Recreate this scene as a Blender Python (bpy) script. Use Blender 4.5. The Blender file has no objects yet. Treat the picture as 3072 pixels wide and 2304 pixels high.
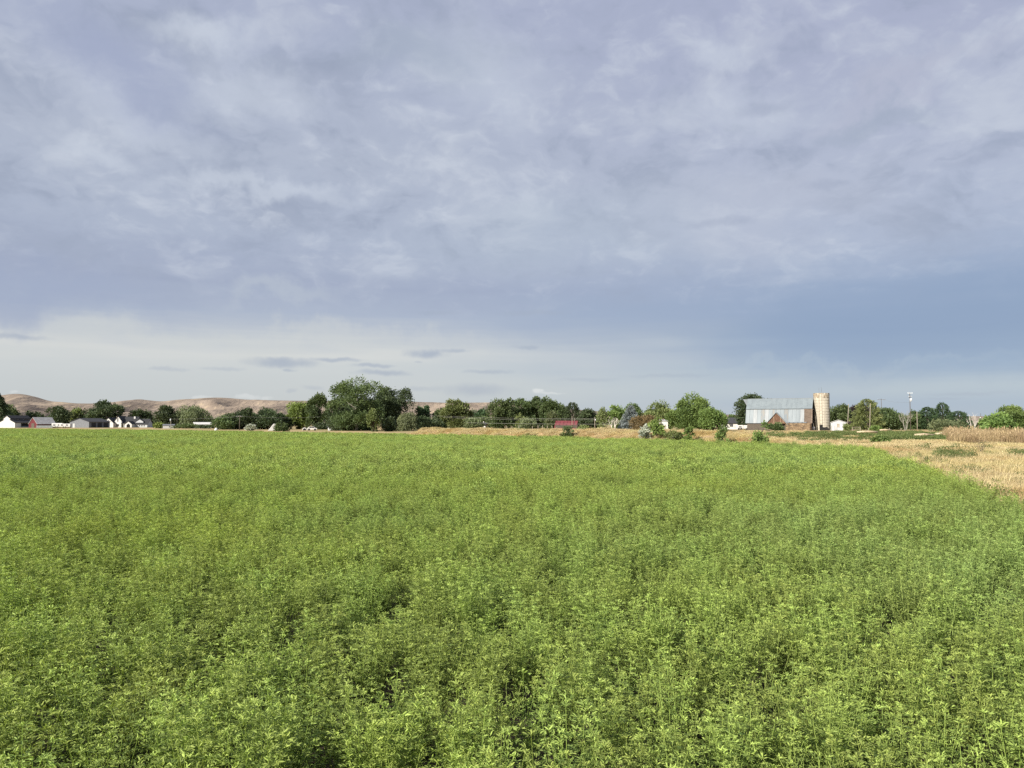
import bpy, math, random
import numpy as np
from mathutils import Vector, Matrix

# ------------------------------------------------------------------ camera, sky, sun
F, CX, CY, HZ, H = 2250.0, 1536.0, 1152.0, 1273.0, 1.7     # photo focal length / centre / horizon row (px), eye height (m)
S = bpy.context.scene
C = S.collection
pitch = math.atan((HZ - CY) / F)
cam_d = bpy.data.cameras.new('camera'); cam = bpy.data.objects.new('camera', cam_d); C.objects.link(cam)
cam_d.sensor_width = 36.0; cam_d.lens = 36.0 * F / 3072.0
cam_d.clip_start = 0.05; cam_d.clip_end = 30000.0
cam.location = (0, 0, H); cam.rotation_euler = (math.pi / 2 + pitch, 0, 0)
S.camera = cam
SUN_AZ = (-0.68, -0.73); SUN_EL = math.radians(28)
sd = Vector((SUN_AZ[0], SUN_AZ[1], 0)).normalized() * math.cos(SUN_EL); sd.z = math.sin(SUN_EL)
sun_d = bpy.data.lights.new('sun', 'SUN'); sun = bpy.data.objects.new('sun', sun_d); C.objects.link(sun)
sun_d.energy = 5.0; sun_d.angle = math.radians(0.9); sun_d.color = (1.0, 0.92, 0.79)
sun.rotation_euler = sd.to_track_quat('Z', 'Y').to_euler(); sun.location = (-40, -40, 60)
S.view_settings.view_transform = 'Standard'; S.view_settings.look = 'None'
S.view_settings.exposure = 0.8; S.view_settings.gamma = 1.0
S.cycles.use_denoising = False
S.cycles.max_bounces = 4; S.cycles.diffuse_bounces = 3; S.cycles.transmission_bounces = 2; S.cycles.transparent_max_bounces = 4


def lin(r, g, b):
    f = lambda c: c / 255 / 12.92 if c / 255 <= .04045 else ((c / 255 + .055) / 1.055) ** 2.4
    return (f(r), f(g), f(b), 1.0)


def pdir(px, py):
    a, b = (px - CX) / F, (CY - py) / F
    v = Vector((a, math.cos(pitch) - b * math.sin(pitch), math.sin(pitch) + b * math.cos(pitch)))
    return v.normalized()


class NT:
    """little node-tree writer"""
    def __init__(s, tree): s.t = tree; s.n = tree.nodes; s.l = tree.links; s.n.clear()
    def new(s, typ, **kw):
        n = s.n.new(typ)
        for k, v in kw.items(): setattr(n, k, v)
        return n
    def put(s, sock, v):
        if v is None: return
        if isinstance(v, bpy.types.NodeSocket): s.l.new(v, sock)
        else: sock.default_value = v
    def math(s, op, a, b=None, c=None, clamp=False):
        n = s.new('ShaderNodeMath', operation=op, use_clamp=clamp)
        for i, v in enumerate((a, b, c)): s.put(n.inputs[i], v)
        return n.outputs[0]
    def vmath(s, op, a, b=None, scale=None):
        n = s.new('ShaderNodeVectorMath', operation=op); s.put(n.inputs[0], a)
        if b is not None: s.put(n.inputs[1], b)
        if scale is not None: s.put(n.inputs['Scale'], scale)
        return n.outputs['Value'] if op in ('LENGTH', 'DOT_PRODUCT') else n.outputs[0]
    def mix(s, f, a, b, blend='MIX'):
        n = s.new('ShaderNodeMix', data_type='RGBA', blend_type=blend)
        s.put(n.inputs[0], f); s.put(n.inputs[6], a); s.put(n.inputs[7], b)
        return n.outputs[2]
    def noise(s, vec, scale, detail=4, rough=.55, dist=0.0, col=False):
        n = s.new('ShaderNodeTexNoise'); s.put(n.inputs['Vector'], vec)
        n.inputs['Scale'].default_value = scale; n.inputs['Detail'].default_value = detail
        n.inputs['Roughness'].default_value = rough; n.inputs['Distortion'].default_value = dist
        return n.outputs[1] if col else n.outputs[0]
    def ramp(s, f, stops, interp='LINEAR'):
        n = s.new('ShaderNodeValToRGB'); s.put(n.inputs[0], f); r = n.color_ramp; r.interpolation = interp
        while len(r.elements) < len(stops): r.elements.new(.5)
        for e, (p, c) in zip(r.elements, stops): e.position = p; e.color = c
        return n.outputs[0]
    def mapr(s, v, a, b, c=0., d=1., smooth=True):
        n = s.new('ShaderNodeMapRange', interpolation_type='SMOOTHSTEP' if smooth else 'LINEAR')
        for i, x in enumerate((v, a, b, c, d)): s.put(n.inputs[i], x)
        return n.outputs[0]
    def mapping(s, vec, loc=(0, 0, 0), rot=(0, 0, 0), sc=(1, 1, 1), typ='POINT'):
        n = s.new('ShaderNodeMapping', vector_type=typ); s.put(n.inputs[0], vec)
        n.inputs[1].default_value = loc; n.inputs[2].default_value = rot; n.inputs[3].default_value = sc
        return n.outputs[0]


def build_world():
    w = bpy.data.worlds.new('World'); S.world = w; w.use_nodes = True
    t = NT(w.node_tree)
    D = t.new('ShaderNodeTexCoord').outputs['Generated']
    sx = t.new('ShaderNodeSeparateXYZ'); t.put(sx.inputs[0], D)
    x, y, z = sx.outputs
    zc = t.math('MAXIMUM', z, 0.0)
    k = t.math('DIVIDE', 1.0, t.math('ADD', zc, 0.16))
    plane = t.vmath('SCALE', D, scale=k)
    cx = t.new('ShaderNodeCombineXYZ')
    sp = t.new('ShaderNodeSeparateXYZ'); t.put(sp.inputs[0], plane)
    t.put(cx.inputs[0], sp.outputs[0]); t.put(cx.inputs[1], sp.outputs[1])
    P = cx.outputs[0]                                            # the cloud deck seen in perspective
    # bearing, 0 left .. 1 right of the view ahead
    bear = t.math('DIVIDE', x, t.math('MAXIMUM', t.vmath('LENGTH', D), .001))
    soft = t.noise(P, .9, 3, .5)
    bmix = t.mapr(t.math('ADD', bear, t.math('MULTIPLY', t.math('SUBTRACT', soft, .5), .35)), -.22, .48)
    
    streak = t.math('MULTIPLY', t.math('SUBTRACT', t.noise(t.mapping(D, sc=(2.2, 2.2, 34)), 1.6, 5, .55), .5), .045)
    zz = t.math('ADD', t.math('MAXIMUM', t.math('ADD', zc, t.math('MULTIPLY', streak, t.mapr(zc, .02, .09))), 0.0), t.math('MULTIPLY', t.math('SUBTRACT', t.noise(P, .7, 5, .55), .5), t.math('MULTIPLY', zc, .34)))
    left = t.ramp(zz, [(0, lin(199, 205, 208)), (.04, lin(201, 207, 210)), (.070, lin(206, 211, 213)), (.092, lin(216, 218, 217)),
                       (.108, lin(202, 207, 212)), (.138, lin(172, 183, 204)), (.175, lin(163, 173, 198)), (.23, lin(175, 185, 206)),
                       (.33, lin(180, 189, 208)), (.44, lin(174, 183, 207)), (.55, lin(172, 180, 206)), (1, lin(168, 177, 203))])
    right = t.ramp(zz, [(0, lin(177, 191, 206)), (.025, lin(170, 187, 206)), (.045, lin(181, 195, 208)), (.07, lin(152, 173, 200)),
                        (.115, lin(135, 157, 191)), (.16, lin(149, 167, 197)), (.21, lin(173, 184, 207)), (.3, lin(181, 189, 210)),
                        (.42, lin(174, 181, 206)), (.55, lin(170, 177, 206)), (1, lin(166, 175, 203))])
    base = t.mix(bmix, left, right)
    # billows of the deck: lumps with lighter upper edges and darker undersides
    P2 = t.vmath('SCALE', D, scale=t.math('DIVIDE', 1.0, t.math('ADD', zc, .42)))
    warp = t.vmath('ADD', P2, t.vmath('SCALE', t.vmath('SUBTRACT', t.noise(P2, 5.0, 4, .55, col=True), (.5, .5, .5)), scale=.16))

    def lumps(v):
        return t.math('ADD', t.math('MULTIPLY', t.noise(t.mapping(v, loc=(3.1, 1.7, .4)), 2.9, 8, .57), .64), t.math('MULTIPLY', t.noise(t.mapping(v, loc=(8.3, 2.2, 1.1)), 8.2, 5, .55), .36))
    n = lumps(warp); edge = t.math('SUBTRACT', n, lumps(t.vmath('ADD', warp, (.012, -.01, .035))))
    hi = t.mapr(n, .50, .64); lo = t.mapr(n, .50, .38)
    up = t.mapr(zz, .12, .26)                                     # the deck breaks up low over the horizon
    base = t.mix(t.math('MULTIPLY', t.math('MULTIPLY', hi, up), .55), base, lin(206, 213, 225))
    base = t.mix(t.math('MULTIPLY', t.math('MULTIPLY', lo, up), .55), base, lin(155, 165, 187))
    base = t.mix(t.math('MULTIPLY', t.mapr(edge, .0, .12), t.math('MULTIPLY', up, .50)), base, lin(212, 219, 231))
    base = t.mix(t.math('MULTIPLY', t.mapr(edge, .0, -.12), t.math('MULTIPLY', up, .50)), base, lin(150, 161, 184))
    # single clouds, each at its own bearing and height
    dw = t.vmath('ADD', D, t.vmath('MULTIPLY', t.vmath('SUBTRACT', t.noise(D, 34, 5, .6, col=True), (.5, .5, .5)), (.05, .05, .010)))
    dw2 = t.vmath('ADD', D, t.vmath('SCALE', t.vmath('SUBTRACT', t.noise(D, 9, 5, .6, col=True), (.5, .5, .5)), scale=.15))

    def blob(base, px, py, rx, ry, col, amt, inner=.35, big=False, tilt=0.):
        c = pdir(px, py); r = Vector((c.y, -c.x, 0)).normalized(); u = r.cross(c).normalized()
        m = Matrix((r, u, -c)).transposed() @ Matrix.Rotation(math.radians(tilt), 3, 'Z')
        v = t.mapping(dw2 if big else dw, tuple(c), tuple(m.to_euler('XYZ')), (rx / F, ry / F, 1.0), 'TEXTURE')
        ln = t.vmath('LENGTH', v)
        return t.mix(t.mapr(ln, inner, 1.25, amt, 0.), base, col)
    WH, GR, BL = lin(210, 218, 231), lin(163, 174, 194), lin(150, 166, 194)
    for a in [(640, 125, 150, 60, WH, .75), (395, 345, 270, 70, WH, .6, .1, -18), (270, 470, 110, 40, WH, .55), (760, 290, 200, 90, WH, .5),
              (1450, 210, 210, 170, WH, .5, .0, -30), (760, 570, 330, 42, WH, .6, .1, 4), (330, 200, 330, 120, lin(160, 170, 201), .6, .1, -25),
              (1250, 170, 230, 120, lin(166, 178, 197), .6), (100, 850, 420, 80, lin(158, 170, 199), .7), (2200, 340, 220, 80, WH, .4),
              (2280, 640, 500, 130, lin(190, 196, 213), .55), (2160, 150, 80, 70, WH, .5), (1700, 700, 520, 150, lin(181, 193, 209), .45),
              (800, 890, 190, 35, lin(184, 193, 208), .7), (2700, 265, 230, 40, lin(187, 191, 210), .6, .1, 14), (2620, 360, 170, 40, GR, .6, .1, 8),
              (2950, 960, 700, 150, lin(137, 158, 190), .6), (560, 1012, 620, 40, lin(212, 215, 213), .4), (1150, 1018, 420, 40, lin(210, 213, 213), .4), (2350, 1110, 700, 18, lin(180, 194, 207), .25)]:
        t_ = a[7] if len(a) > 7 else 0
        base = blob(base, a[0], a[1], a[2], a[3], a[4], a[5], a[6] if len(a) > 6 else .05, True, t_)
    for px, py, rx, ry, amt in [(50, 1010, 85, 9, .7), (850, 1088, 105, 17, .95), (840, 1076, 60, 9, .6), (1010, 1079, 90, 8, .85), (872, 1110, 26, 6, .7),
                                (505, 1108, 55, 7, .45), (670, 1106, 60, 7, .4), (1280, 1062, 68, 15, 1), (1370, 1053, 60, 7, .7), (1115, 1096, 62, 8, .8),
                                (1145, 1118, 85, 11, .85), (1263, 1086, 14, 4, .5), (1430, 1170, 130, 22, .7), (1460, 1115, 80, 8, .6), (1265, 1166, 60, 10, .4),
                                (1585, 1043, 40, 8, .7), (1320, 940, 70, 9, .55), (1600, 939, 120, 9, .6), (940, 1165, 40, 9, .4), (865, 1170, 18, 7, .4),
                                (2290, 330, 90, 22, .55), (2150, 670, 110, 14, .5), (2220, 655, 30, 14, .4), (2470, 555, 70, 14, .55), (2770, 540, 30, 22, .35),
                                (2930, 480, 100, 14, .5), (2850, 472, 40, 6, .5), (2000, 1127, 150, 7, .4), (2890, 1182, 110, 6, .4), (2820, 1197, 60, 4, .4),
                                (1760, 1140, 110, 7, .35)]:
        base = blob(base, px, py, rx, ry, GR if py > 700 else lin(160, 169, 192), amt * .78, .15)
    for px, py, rx, ry, amt in [(1605, 1174, 22, 7, .9), (1640, 1179, 40, 4, .6), (610, 1192, 18, 6, .6), (735, 1191, 34, 8, .6), (790, 1194, 18, 6, .5), (42, 1176, 12, 5, .6)]:
        base = blob(base, px, py, rx, ry, lin(222, 226, 228), amt)
    sky = t.new('ShaderNodeTexSky', sky_type='NISHITA'); sky.sun_disc = False
    sky.sun_elevation = SUN_EL; sky.sun_rotation = math.atan2(sd.x, sd.y); sky.air_density = 1.0; sky.dust_density = 1.0
    hs = t.new('ShaderNodeHueSaturation'); hs.inputs['Saturation'].default_value = .93; t.put(hs.inputs['Color'], base)
    col = t.mix(.10, t.vmath('SCALE', hs.outputs[0], scale=10.0), sky.outputs[0])
    bg = t.new('ShaderNodeBackground'); t.put(bg.inputs[0], col); bg.inputs[1].default_value = 0.0575
    t.l.new(bg.outputs[0], t.new('ShaderNodeOutputWorld').inputs[0])
    w.cycles.sampling_method = 'NONE'          # an even overcast sky needs no importance map


build_world()

# ------------------------------------------------------------------ helpers: materials
M = {}


def mat(name, col, col2=None, scale=4.0, rough=.8, metal=0.0, detail=5, lo=.35, hi=.65, stretch=(1, 1, 1), bump=0.0, world=False, spec=.3):
    m = bpy.data.materials.new(name); m.use_nodes = True; t = NT(m.node_tree)
    out = t.new('ShaderNodeOutputMaterial'); b = t.new('ShaderNodeBsdfPrincipled')
    vec = t.new('ShaderNodeNewGeometry').outputs['Position'] if world else t.new('ShaderNodeTexCoord').outputs['Object']
    n = t.noise(t.mapping(vec, sc=stretch), scale, detail, .6)
    c2 = col2 or tuple(c * .72 for c in col)
    t.put(b.inputs['Base Color'], t.mix(t.mapr(n, lo, hi), (*col, 1), (*c2, 1)))
    b.inputs['Roughness'].default_value = rough; b.inputs['Metallic'].default_value = metal
    b.inputs['Specular IOR Level'].default_value = spec
    if bump:
        bp = t.new('ShaderNodeBump'); bp.inputs['Strength'].default_value = bump; t.put(bp.inputs['Height'], n)
        t.l.new(bp.outputs[0], b.inputs['Normal'])
    t.l.new(b.outputs[0], out.inputs[0]); M[name] = m
    return m


def leafmat(name, dark, light, trans=.35, patch=None, patch_scale=.15, rough=.55, spec=.25):
    """leaf: 'tint' 0..1 per leaf from old to young growth; optional patches across the ground"""
    m = bpy.data.materials.new(name); m.use_nodes = True; t = NT(m.node_tree)
    out = t.new('ShaderNodeOutputMaterial')
    at = t.new('ShaderNodeAttribute'); at.attribute_name = 'tint'
    col = t.mix(at.outputs['Fac'], (*dark, 1), (*light, 1))
    oi = t.new('ShaderNodeObjectInfo')
    hs = t.new('ShaderNodeHueSaturation'); t.put(hs.inputs['Color'], col)
    t.put(hs.inputs['Value'], t.mapr(oi.outputs['Random'], 0, 1, .86, 1.14, False))
    t.put(hs.inputs['Hue'], t.mapr(oi.outputs['Random'], 0, 1, .49, .508, False)); col = hs.outputs[0]
    if patch:
        pos = t.new('ShaderNodeNewGeometry').outputs['Position']
        for pc, sc_, a, b_, amt, loc in patch:
            n = t.noise(t.mapping(pos, loc=loc), sc_, 4, .55)
            col = t.mix(t.mapr(n, a, b_, 0, amt), col, (*pc, 1), 'MULTIPLY')
    if name == 'alfalfa_leaf':      # a stand of greyer-leaved plants toward the right
        dv = t.vmath('ADD', t.vmath('SUBTRACT', pos, (6.2, 10.0, 0)), t.vmath('SCALE', t.vmath('SUBTRACT', t.noise(pos, .35, 4, .55, col=True), (.5, .5, .5)), scale=7.0))
        col = t.mix(t.mapr(t.vmath('LENGTH', t.vmath('MULTIPLY', dv, (.8, .62, 0))), 1.5, 5.0, .85, 0), col, (.90, .94, 1.13, 1), 'MULTIPLY')
    b = t.new('ShaderNodeBsdfPrincipled'); t.put(b.inputs['Base Color'], col)
    b.inputs['Roughness'].default_value = rough; b.inputs['Specular IOR Level'].default_value = spec
    tr = t.new('ShaderNodeBsdfTranslucent')
    t.put(tr.inputs[0], t.mix(1.0, col, (1.25, 1.25, .7, 1), 'MULTIPLY'))
    mx = t.new('ShaderNodeMixShader'); mx.inputs[0].default_value = trans
    t.l.new(b.outputs[0], mx.inputs[1]); t.l.new(tr.outputs[0], mx.inputs[2]); t.l.new(mx.outputs[0], out.inputs[0])
    M[name] = m
    return m


# ------------------------------------------------------------------ helpers: geometry
def X(px, D): return (px - CX) / F * D
def Z(py, D): return H - (py - HZ) / F * D
def ground_D(py, h=0.0): return (H - h) * F / (py - HZ)


def mesh_np(name, verts, faces, tint=None, mats=(), matidx=None):
    verts = np.asarray(verts, np.float32); faces = np.asarray(faces, np.int32)
    me = bpy.data.meshes.new(name); k = faces.shape[1]
    me.vertices.add(len(verts)); me.vertices.foreach_set('co', verts.ravel())
    me.loops.add(faces.size); me.loops.foreach_set('vertex_index', faces.ravel())
    me.polygons.add(len(faces)); me.polygons.foreach_set('loop_start', np.arange(len(faces), dtype=np.int32) * k)
    if tint is not None:
        a = me.attributes.new('tint', 'FLOAT', 'FACE'); a.data.foreach_set('value', np.asarray(tint, np.float32))
    for m in mats: me.materials.append(m)
    if matidx is not None: me.polygons.foreach_set('material_index', np.asarray(matidx, np.int32))
    me.update(calc_edges=True); me.validate()
    return me


def link(name, me, parent=None, loc=None, rotz=0.0):
    o = bpy.data.objects.new(name, me); C.objects.link(o)
    if parent is not None: o.parent = parent
    if loc is not None: o.location = loc
    if rotz: o.rotation_euler = (0, 0, rotz)
    return o


def thing(name, label, cat, loc, rotz=0.0, group=None):
    o = link(name, None, None, loc, rotz)
    return tag(o, label, cat, group)


def tag(o, label, cat=None, group=None, kind=None):
    o['label'] = label
    if cat: o['category'] = cat
    if group: o['group'] = group
    if kind: o['kind'] = kind
    return o


class MB:
    """collects pieces of one mesh (ngons allowed)"""
    def __init__(s): s.v = []; s.f = []
    def add(s, vs, fs):
        o = len(s.v); s.v += [tuple(v) for v in vs]; s.f += [tuple(i + o for i in f) for f in fs]; return s
    def box(s, x0, x1, y0, y1, z0, z1):
        return s.add([(x0, y0, z0), (x1, y0, z0), (x1, y1, z0), (x0, y1, z0), (x0, y0, z1), (x1, y0, z1), (x1, y1, z1), (x0, y1, z1)],
                     [(3, 2, 1, 0), (4, 5, 6, 7), (0, 1, 5, 4), (1, 2, 6, 5), (2, 3, 7, 6), (3, 0, 4, 7)])
    def slab(s, a, b, c, d, th):
        """a plate a-b-c-d (counter-clockwise seen from its outside) with thickness th inward"""
        a, b, c, d = map(Vector, (a, b, c, d)); n = (b - a).cross(d - a).normalized() * th
        return s.add([a, b, c, d, a - n, b - n, c - n, d - n], [(0, 1, 2, 3), (7, 6, 5, 4), (4, 5, 1, 0), (5, 6, 2, 1), (6, 7, 3, 2), (7, 4, 0, 3)])
    def prism_y(s, prof, y0, y1):
        """profile in x,z (counter-clockwise seen from -y) pushed along y"""
        n = len(prof)
        vs = [(x, y0, z) for x, z in prof] + [(x, y1, z) for x, z in prof]
        fs = [tuple(range(n)), tuple(range(2 * n - 1, n - 1, -1))] + [(i, i + n, (i + 1) % n + n, (i + 1) % n) for i in range(n)]
        return s.add(vs, fs)
    def prism_x(s, prof, x0, x1):
        n = len(prof)
        vs = [(x0, y, z) for y, z in prof] + [(x1, y, z) for y, z in prof]
        fs = [tuple(range(n)), tuple(range(2 * n - 1, n - 1, -1))] + [(i, i + n, (i + 1) % n + n, (i + 1) % n) for i in range(n)]
        return s.add(vs, fs)
    def tube(s, pts, rads, seg=6, cap=True):
        pts = [Vector(p) for p in pts]; rings = []; o = len(s.v)
        for i, p in enumerate(pts):
            d = (pts[min(i + 1, len(pts) - 1)] - pts[max(i - 1, 0)]).normalized()
            a = d.orthogonal().normalized(); b = d.cross(a)
            for k in range(seg):
                t = 2 * math.pi * k / seg; s.v.append(tuple(p + (a * math.cos(t) + b * math.sin(t)) * rads[i]))
        for i in range(len(pts) - 1):
            for k in range(seg):
                s.f.append((o + i * seg + k, o + i * seg + (k + 1) % seg, o + (i + 1) * seg + (k + 1) % seg, o + (i + 1) * seg + k))
        if cap:
            s.f.append(tuple(o + (len(pts) - 1) * seg + k for k in range(seg))); s.f.append(tuple(o + seg - 1 - k for k in range(seg)))
        return s
    def lathe(s, prof, seg=24, cx=0, cy=0):
        o = len(s.v); n = len(prof)
        for k in range(seg):
            t = 2 * math.pi * k / seg
            for r, z in prof: s.v.append((cx + r * math.cos(t), cy + r * math.sin(t), z))
        for k in range(seg):
            for i in range(n - 1):
                s.f.append((o + k * n + i, o + ((k + 1) % seg) * n + i, o + ((k + 1) % seg) * n + i + 1, o + k * n + i + 1))
        return s
    def build(s, name, m, parent=None, loc=None, rotz=0.0, smooth=False):
        me = bpy.data.meshes.new(name); me.from_pydata(s.v, [], s.f); me.materials.append(M[m] if isinstance(m, str) else m)
        import bmesh
        bm = bmesh.new(); bm.from_mesh(me); bmesh.ops.recalc_face_normals(bm, faces=bm.faces); bm.to_mesh(me); bm.free()
        if smooth: me.polygons.foreach_set('use_smooth', [True] * len(me.polygons))
        return link(name, me, parent, loc, rotz)


class Leaves:
    """diamond (4 vert) or six-point folded leaves collected as arrays"""
    def __init__(s): s.V = []; s.T = []; s.n = 0; s.Fc = []
    def diamonds(s, c, d, n, L, W, tint):
        c, d, n = (np.asarray(a, float) for a in (c, d, n)); L = np.asarray(L, float).reshape(-1, 1); W = np.asarray(W, float).reshape(-1, 1)
        d = d / (np.linalg.norm(d, axis=1, keepdims=True) + 1e-9); sd_ = np.cross(d, n); sd_ /= (np.linalg.norm(sd_, axis=1, keepdims=True) + 1e-9)
        N = len(c); v = np.stack([c, c + d * L * .5 + sd_ * W * .5, c + d * L, c + d * L * .5 - sd_ * W * .5], 1).reshape(-1, 3)
        s.V.append(v); s.Fc.append(np.arange(4 * N).reshape(-1, 4) + s.n); s.n += 4 * N; s.T.append(np.broadcast_to(tint, (N,)))
    def folded(s, c, d, n, L, W, tint):
        c, d, n = (np.asarray(a, float) for a in (c, d, n)); L = np.asarray(L, float).reshape(-1, 1); W = np.asarray(W, float).reshape(-1, 1)
        d = d / (np.linalg.norm(d, axis=1, keepdims=True) + 1e-9); sd_ = np.cross(d, n); sd_ /= (np.linalg.norm(sd_, axis=1, keepdims=True) + 1e-9)
        up = np.cross(sd_, d); N = len(c); r = up * W * .22
        v = np.stack([c, c + d * L * .38 + sd_ * W * .42 + r, c + d * L * .74 + sd_ * W * .40 + r, c + d * L - up * L * .06,
                      c + d * L * .74 - sd_ * W * .40 + r, c + d * L * .38 - sd_ * W * .42 + r], 1).reshape(-1, 3)
        i = np.arange(N)[:, None] * 6 + s.n
        f = np.stack([i + [0, 1, 2, 3], i + [0, 3, 4, 5]], 1).reshape(-1, 4)
        s.V.append(v); s.Fc.append(f); s.n += 6 * N; s.T.append(np.repeat(np.broadcast_to(tint, (N,)), 2))
    def quads(s, v, tint):
        v = np.asarray(v, float); N = len(v)
        s.V.append(v.reshape(-1, 3)); s.Fc.append(np.arange(4 * N).reshape(-1, 4) + s.n); s.n += 4 * N; s.T.append(np.broadcast_to(tint, (N,)))
    def mesh(s, name, m):
        return mesh_np(name, np.concatenate(s.V), np.concatenate(s.Fc), np.concatenate(s.T), [M[m] if isinstance(m, str) else m])


def unit(rng, n):
    v = rng.normal(size=(n, 3)); return v / np.linalg.norm(v, axis=1, keepdims=True)


def smooth_noise(seed, x, y, scale):
    """sum of random waves, about -1..1"""
    r = np.random.default_rng(seed); o = 0
    for k in range(14):
        a = r.uniform(0, 2 * math.pi); f = r.uniform(.5, 2.2) / scale; o = o + np.sin((x * math.cos(a) + y * math.sin(a)) * f * 2 * math.pi + r.uniform(0, 7))
    return o / math.sqrt(14)


# ------------------------------------------------------------------ materials
mat('soil', (.040, .032, .020), (.025, .022, .013), .9, .95, world=True)  # field soil; its brown is darkened to include the shadow between plants
mat('dry_ground', (.40, .29, .15), (.20, .19, .075), .09, .95, detail=8, lo=.42, hi=.62, world=True)
mat('straw_ground', (.36, .28, .17), (.17, .125, .075), .8, .95, detail=8, world=True, bump=.3)
mat('bank_soil', (.42, .29, .16), (.25, .18, .09), .8, .95, detail=7, world=True, bump=.4)
mat('white_paint', (0.56, 0.56, 0.55), (0.48, 0.48, 0.47), 1.2, .6)
mat('shed_white', (0.4, 0.42, 0.45), (0.34, 0.36, 0.39), 2.5, .6, stretch=(1, 1, .3))
mat('charcoal_roof', (.035, .037, .042), (.022, .023, .026), 3, .8)
mat('roof_shingle', (.05, .052, .058), (.032, .034, .04), 3, .85)
mat('grey_siding', (.15, .16, .18), (.12, .13, .145), 1.5, .7)
mat('pale_tin', (0.42, 0.42, 0.415), (0.33, 0.32, 0.31), 1.2, .6, .2)
mat('red_wall', (0.115, 0.02, 0.026), (0.085, 0.016, 0.02), 2, .8)
mat('red_metal', (0.2, 0.05, 0.055), (0.155, 0.04, 0.045), 1.0, .45, .1)
mat('dark_void', (.010, .010, .012), (.006, .006, .007), 2, .9)
mat('glass', (.03, .035, .045), (.02, .022, .03), 2, .12, spec=.6)
mat('trim', (0.45, 0.45, 0.45), (0.38, 0.38, 0.38), 2, .7)
mat('old_plank', (0.15, 0.085, 0.055), (0.075, 0.045, 0.032), 1.6, .9, stretch=(4, 4, .5))
mat('old_plank_pale', (0.24, 0.165, 0.115), (0.14, 0.09, 0.06), 1.8, .9, stretch=(4, 4, .5))
mat('slat_wood', (0.2, 0.155, 0.125), (0.12, 0.09, 0.07), 2, .9, stretch=(.4, 3, 3))
mat('tin_a', (0.235, 0.275, 0.295), (0.2, 0.235, 0.255), .8, .5, .25, stretch=(1, 1, .25))
mat('tin_b', (.17,.197,.217), (.14,.165,.185), .9, .5, .25, stretch=(2, 1, .2))
mat('tin_c', (0.225, 0.245, 0.262), (0.18, 0.197, 0.212), .9, .5, .2, stretch=(2, 1, .2))
mat('tin_d', (0.12, 0.148, 0.172), (0.17, 0.165, 0.155), .9, .5, .25, stretch=(2, 1, .2))
mat('stone', (.20, .145, .09), (.10, .075, .055), 1.3, .95, bump=.4)
mat('stone_pale', (.30, .225, .14), (.17, .12, .08), 1.6, .95, bump=.4)
mat('stave', (0.46, 0.43, 0.36), (0.38, 0.35, 0.29), 1.0, .9, stretch=(1, 1, .35))
mat('stave_dark', (.17, .14, .11), (.42, .35, .25), 3.0, .9)
mat('hoop', (0.36, 0.32, 0.26), (0.27, 0.235, 0.185), 2, .7, .3)
mat('grey_wood', (.33, .29, .23), (.22, .19, .15), 3, .9, stretch=(3, 3, .3))
mat('pole_wood', (0.3, 0.27, 0.22), (0.21, 0.19, 0.15), 3, .9, stretch=(3, 3, .3))
mat('dark_pole', (.10, .085, .07), (.07, .06, .05), 3, .9)
mat('insulator', (.62, .66, .70), (.5, .53, .57), 2, .4)
mat('wire', (.30, .30, .29), (.25, .25, .24), 2, .5, .4)
mat('rubber', (.018, .018, .020), (.03, .028, .028), 3, .8)
mat('bark', (.075, .06, .048), (.045, .036, .03), 3, .95)
mat('pale_bark', (.33, .32, .28), (.20, .19, .16), 2, .9)
mat('white_bark', (.66, .62, .57), (.50, .46, .42), 2, .9)
mat('grey_fence', (.20, .22, .23), (.15, .165, .17), 2, .85)
mat('log', (.50, .41, .29), (.38, .30, .20), 1, .9)
mat('stem_green', (.16, .20, .07), (.12, .15, .05), 5, .8)

LF = {}
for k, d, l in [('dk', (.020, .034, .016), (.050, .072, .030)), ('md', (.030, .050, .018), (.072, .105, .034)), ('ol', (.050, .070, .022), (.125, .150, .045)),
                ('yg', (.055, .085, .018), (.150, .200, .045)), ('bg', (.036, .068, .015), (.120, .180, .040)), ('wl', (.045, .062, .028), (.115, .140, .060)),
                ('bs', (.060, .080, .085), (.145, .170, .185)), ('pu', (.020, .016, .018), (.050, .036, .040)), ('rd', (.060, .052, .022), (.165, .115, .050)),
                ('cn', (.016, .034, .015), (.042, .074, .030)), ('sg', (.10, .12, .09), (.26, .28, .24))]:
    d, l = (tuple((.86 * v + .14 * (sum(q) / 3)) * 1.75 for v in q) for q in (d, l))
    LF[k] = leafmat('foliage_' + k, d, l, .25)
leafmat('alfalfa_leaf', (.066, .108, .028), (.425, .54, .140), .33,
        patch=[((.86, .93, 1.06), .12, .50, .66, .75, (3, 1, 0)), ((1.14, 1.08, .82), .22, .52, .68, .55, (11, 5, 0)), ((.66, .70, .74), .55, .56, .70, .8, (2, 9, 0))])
leafmat('straw', (.30, .23, .12), (.65, .56, .335), .25, patch=[((.80, .66, .50), .25, .5, .65, .7, (4, 4, 0)), ((1.0, 1.04, .9), .13, .5, .62, .8, (9, 1, 0))])
leafmat('reed', (.24, .18, .10), (.50, .39, .24), .25, patch=[((.72, .70, .66), .22, .5, .62, .9, (5, 2, 0))])
leafmat('weed_leaf', (.055, .085, .026), (.150, .190, .065), .3, patch=[((.8, .9, .8), .3, .5, .66, .8, (0, 7, 0))])

# ------------------------------------------------------------------ setting: ground, field, bank, hills
gs = 14000
me = mesh_np('ground', [(-gs, -gs, -.02), (gs, -gs, -.02), (gs, gs, -.02), (-gs, gs, -.02)], [(0, 1, 2, 3)], mats=[M['dry_ground']])
tag(link('ground', me), 'flat dry farmland reaching out to the hills', kind='structure')

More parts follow.
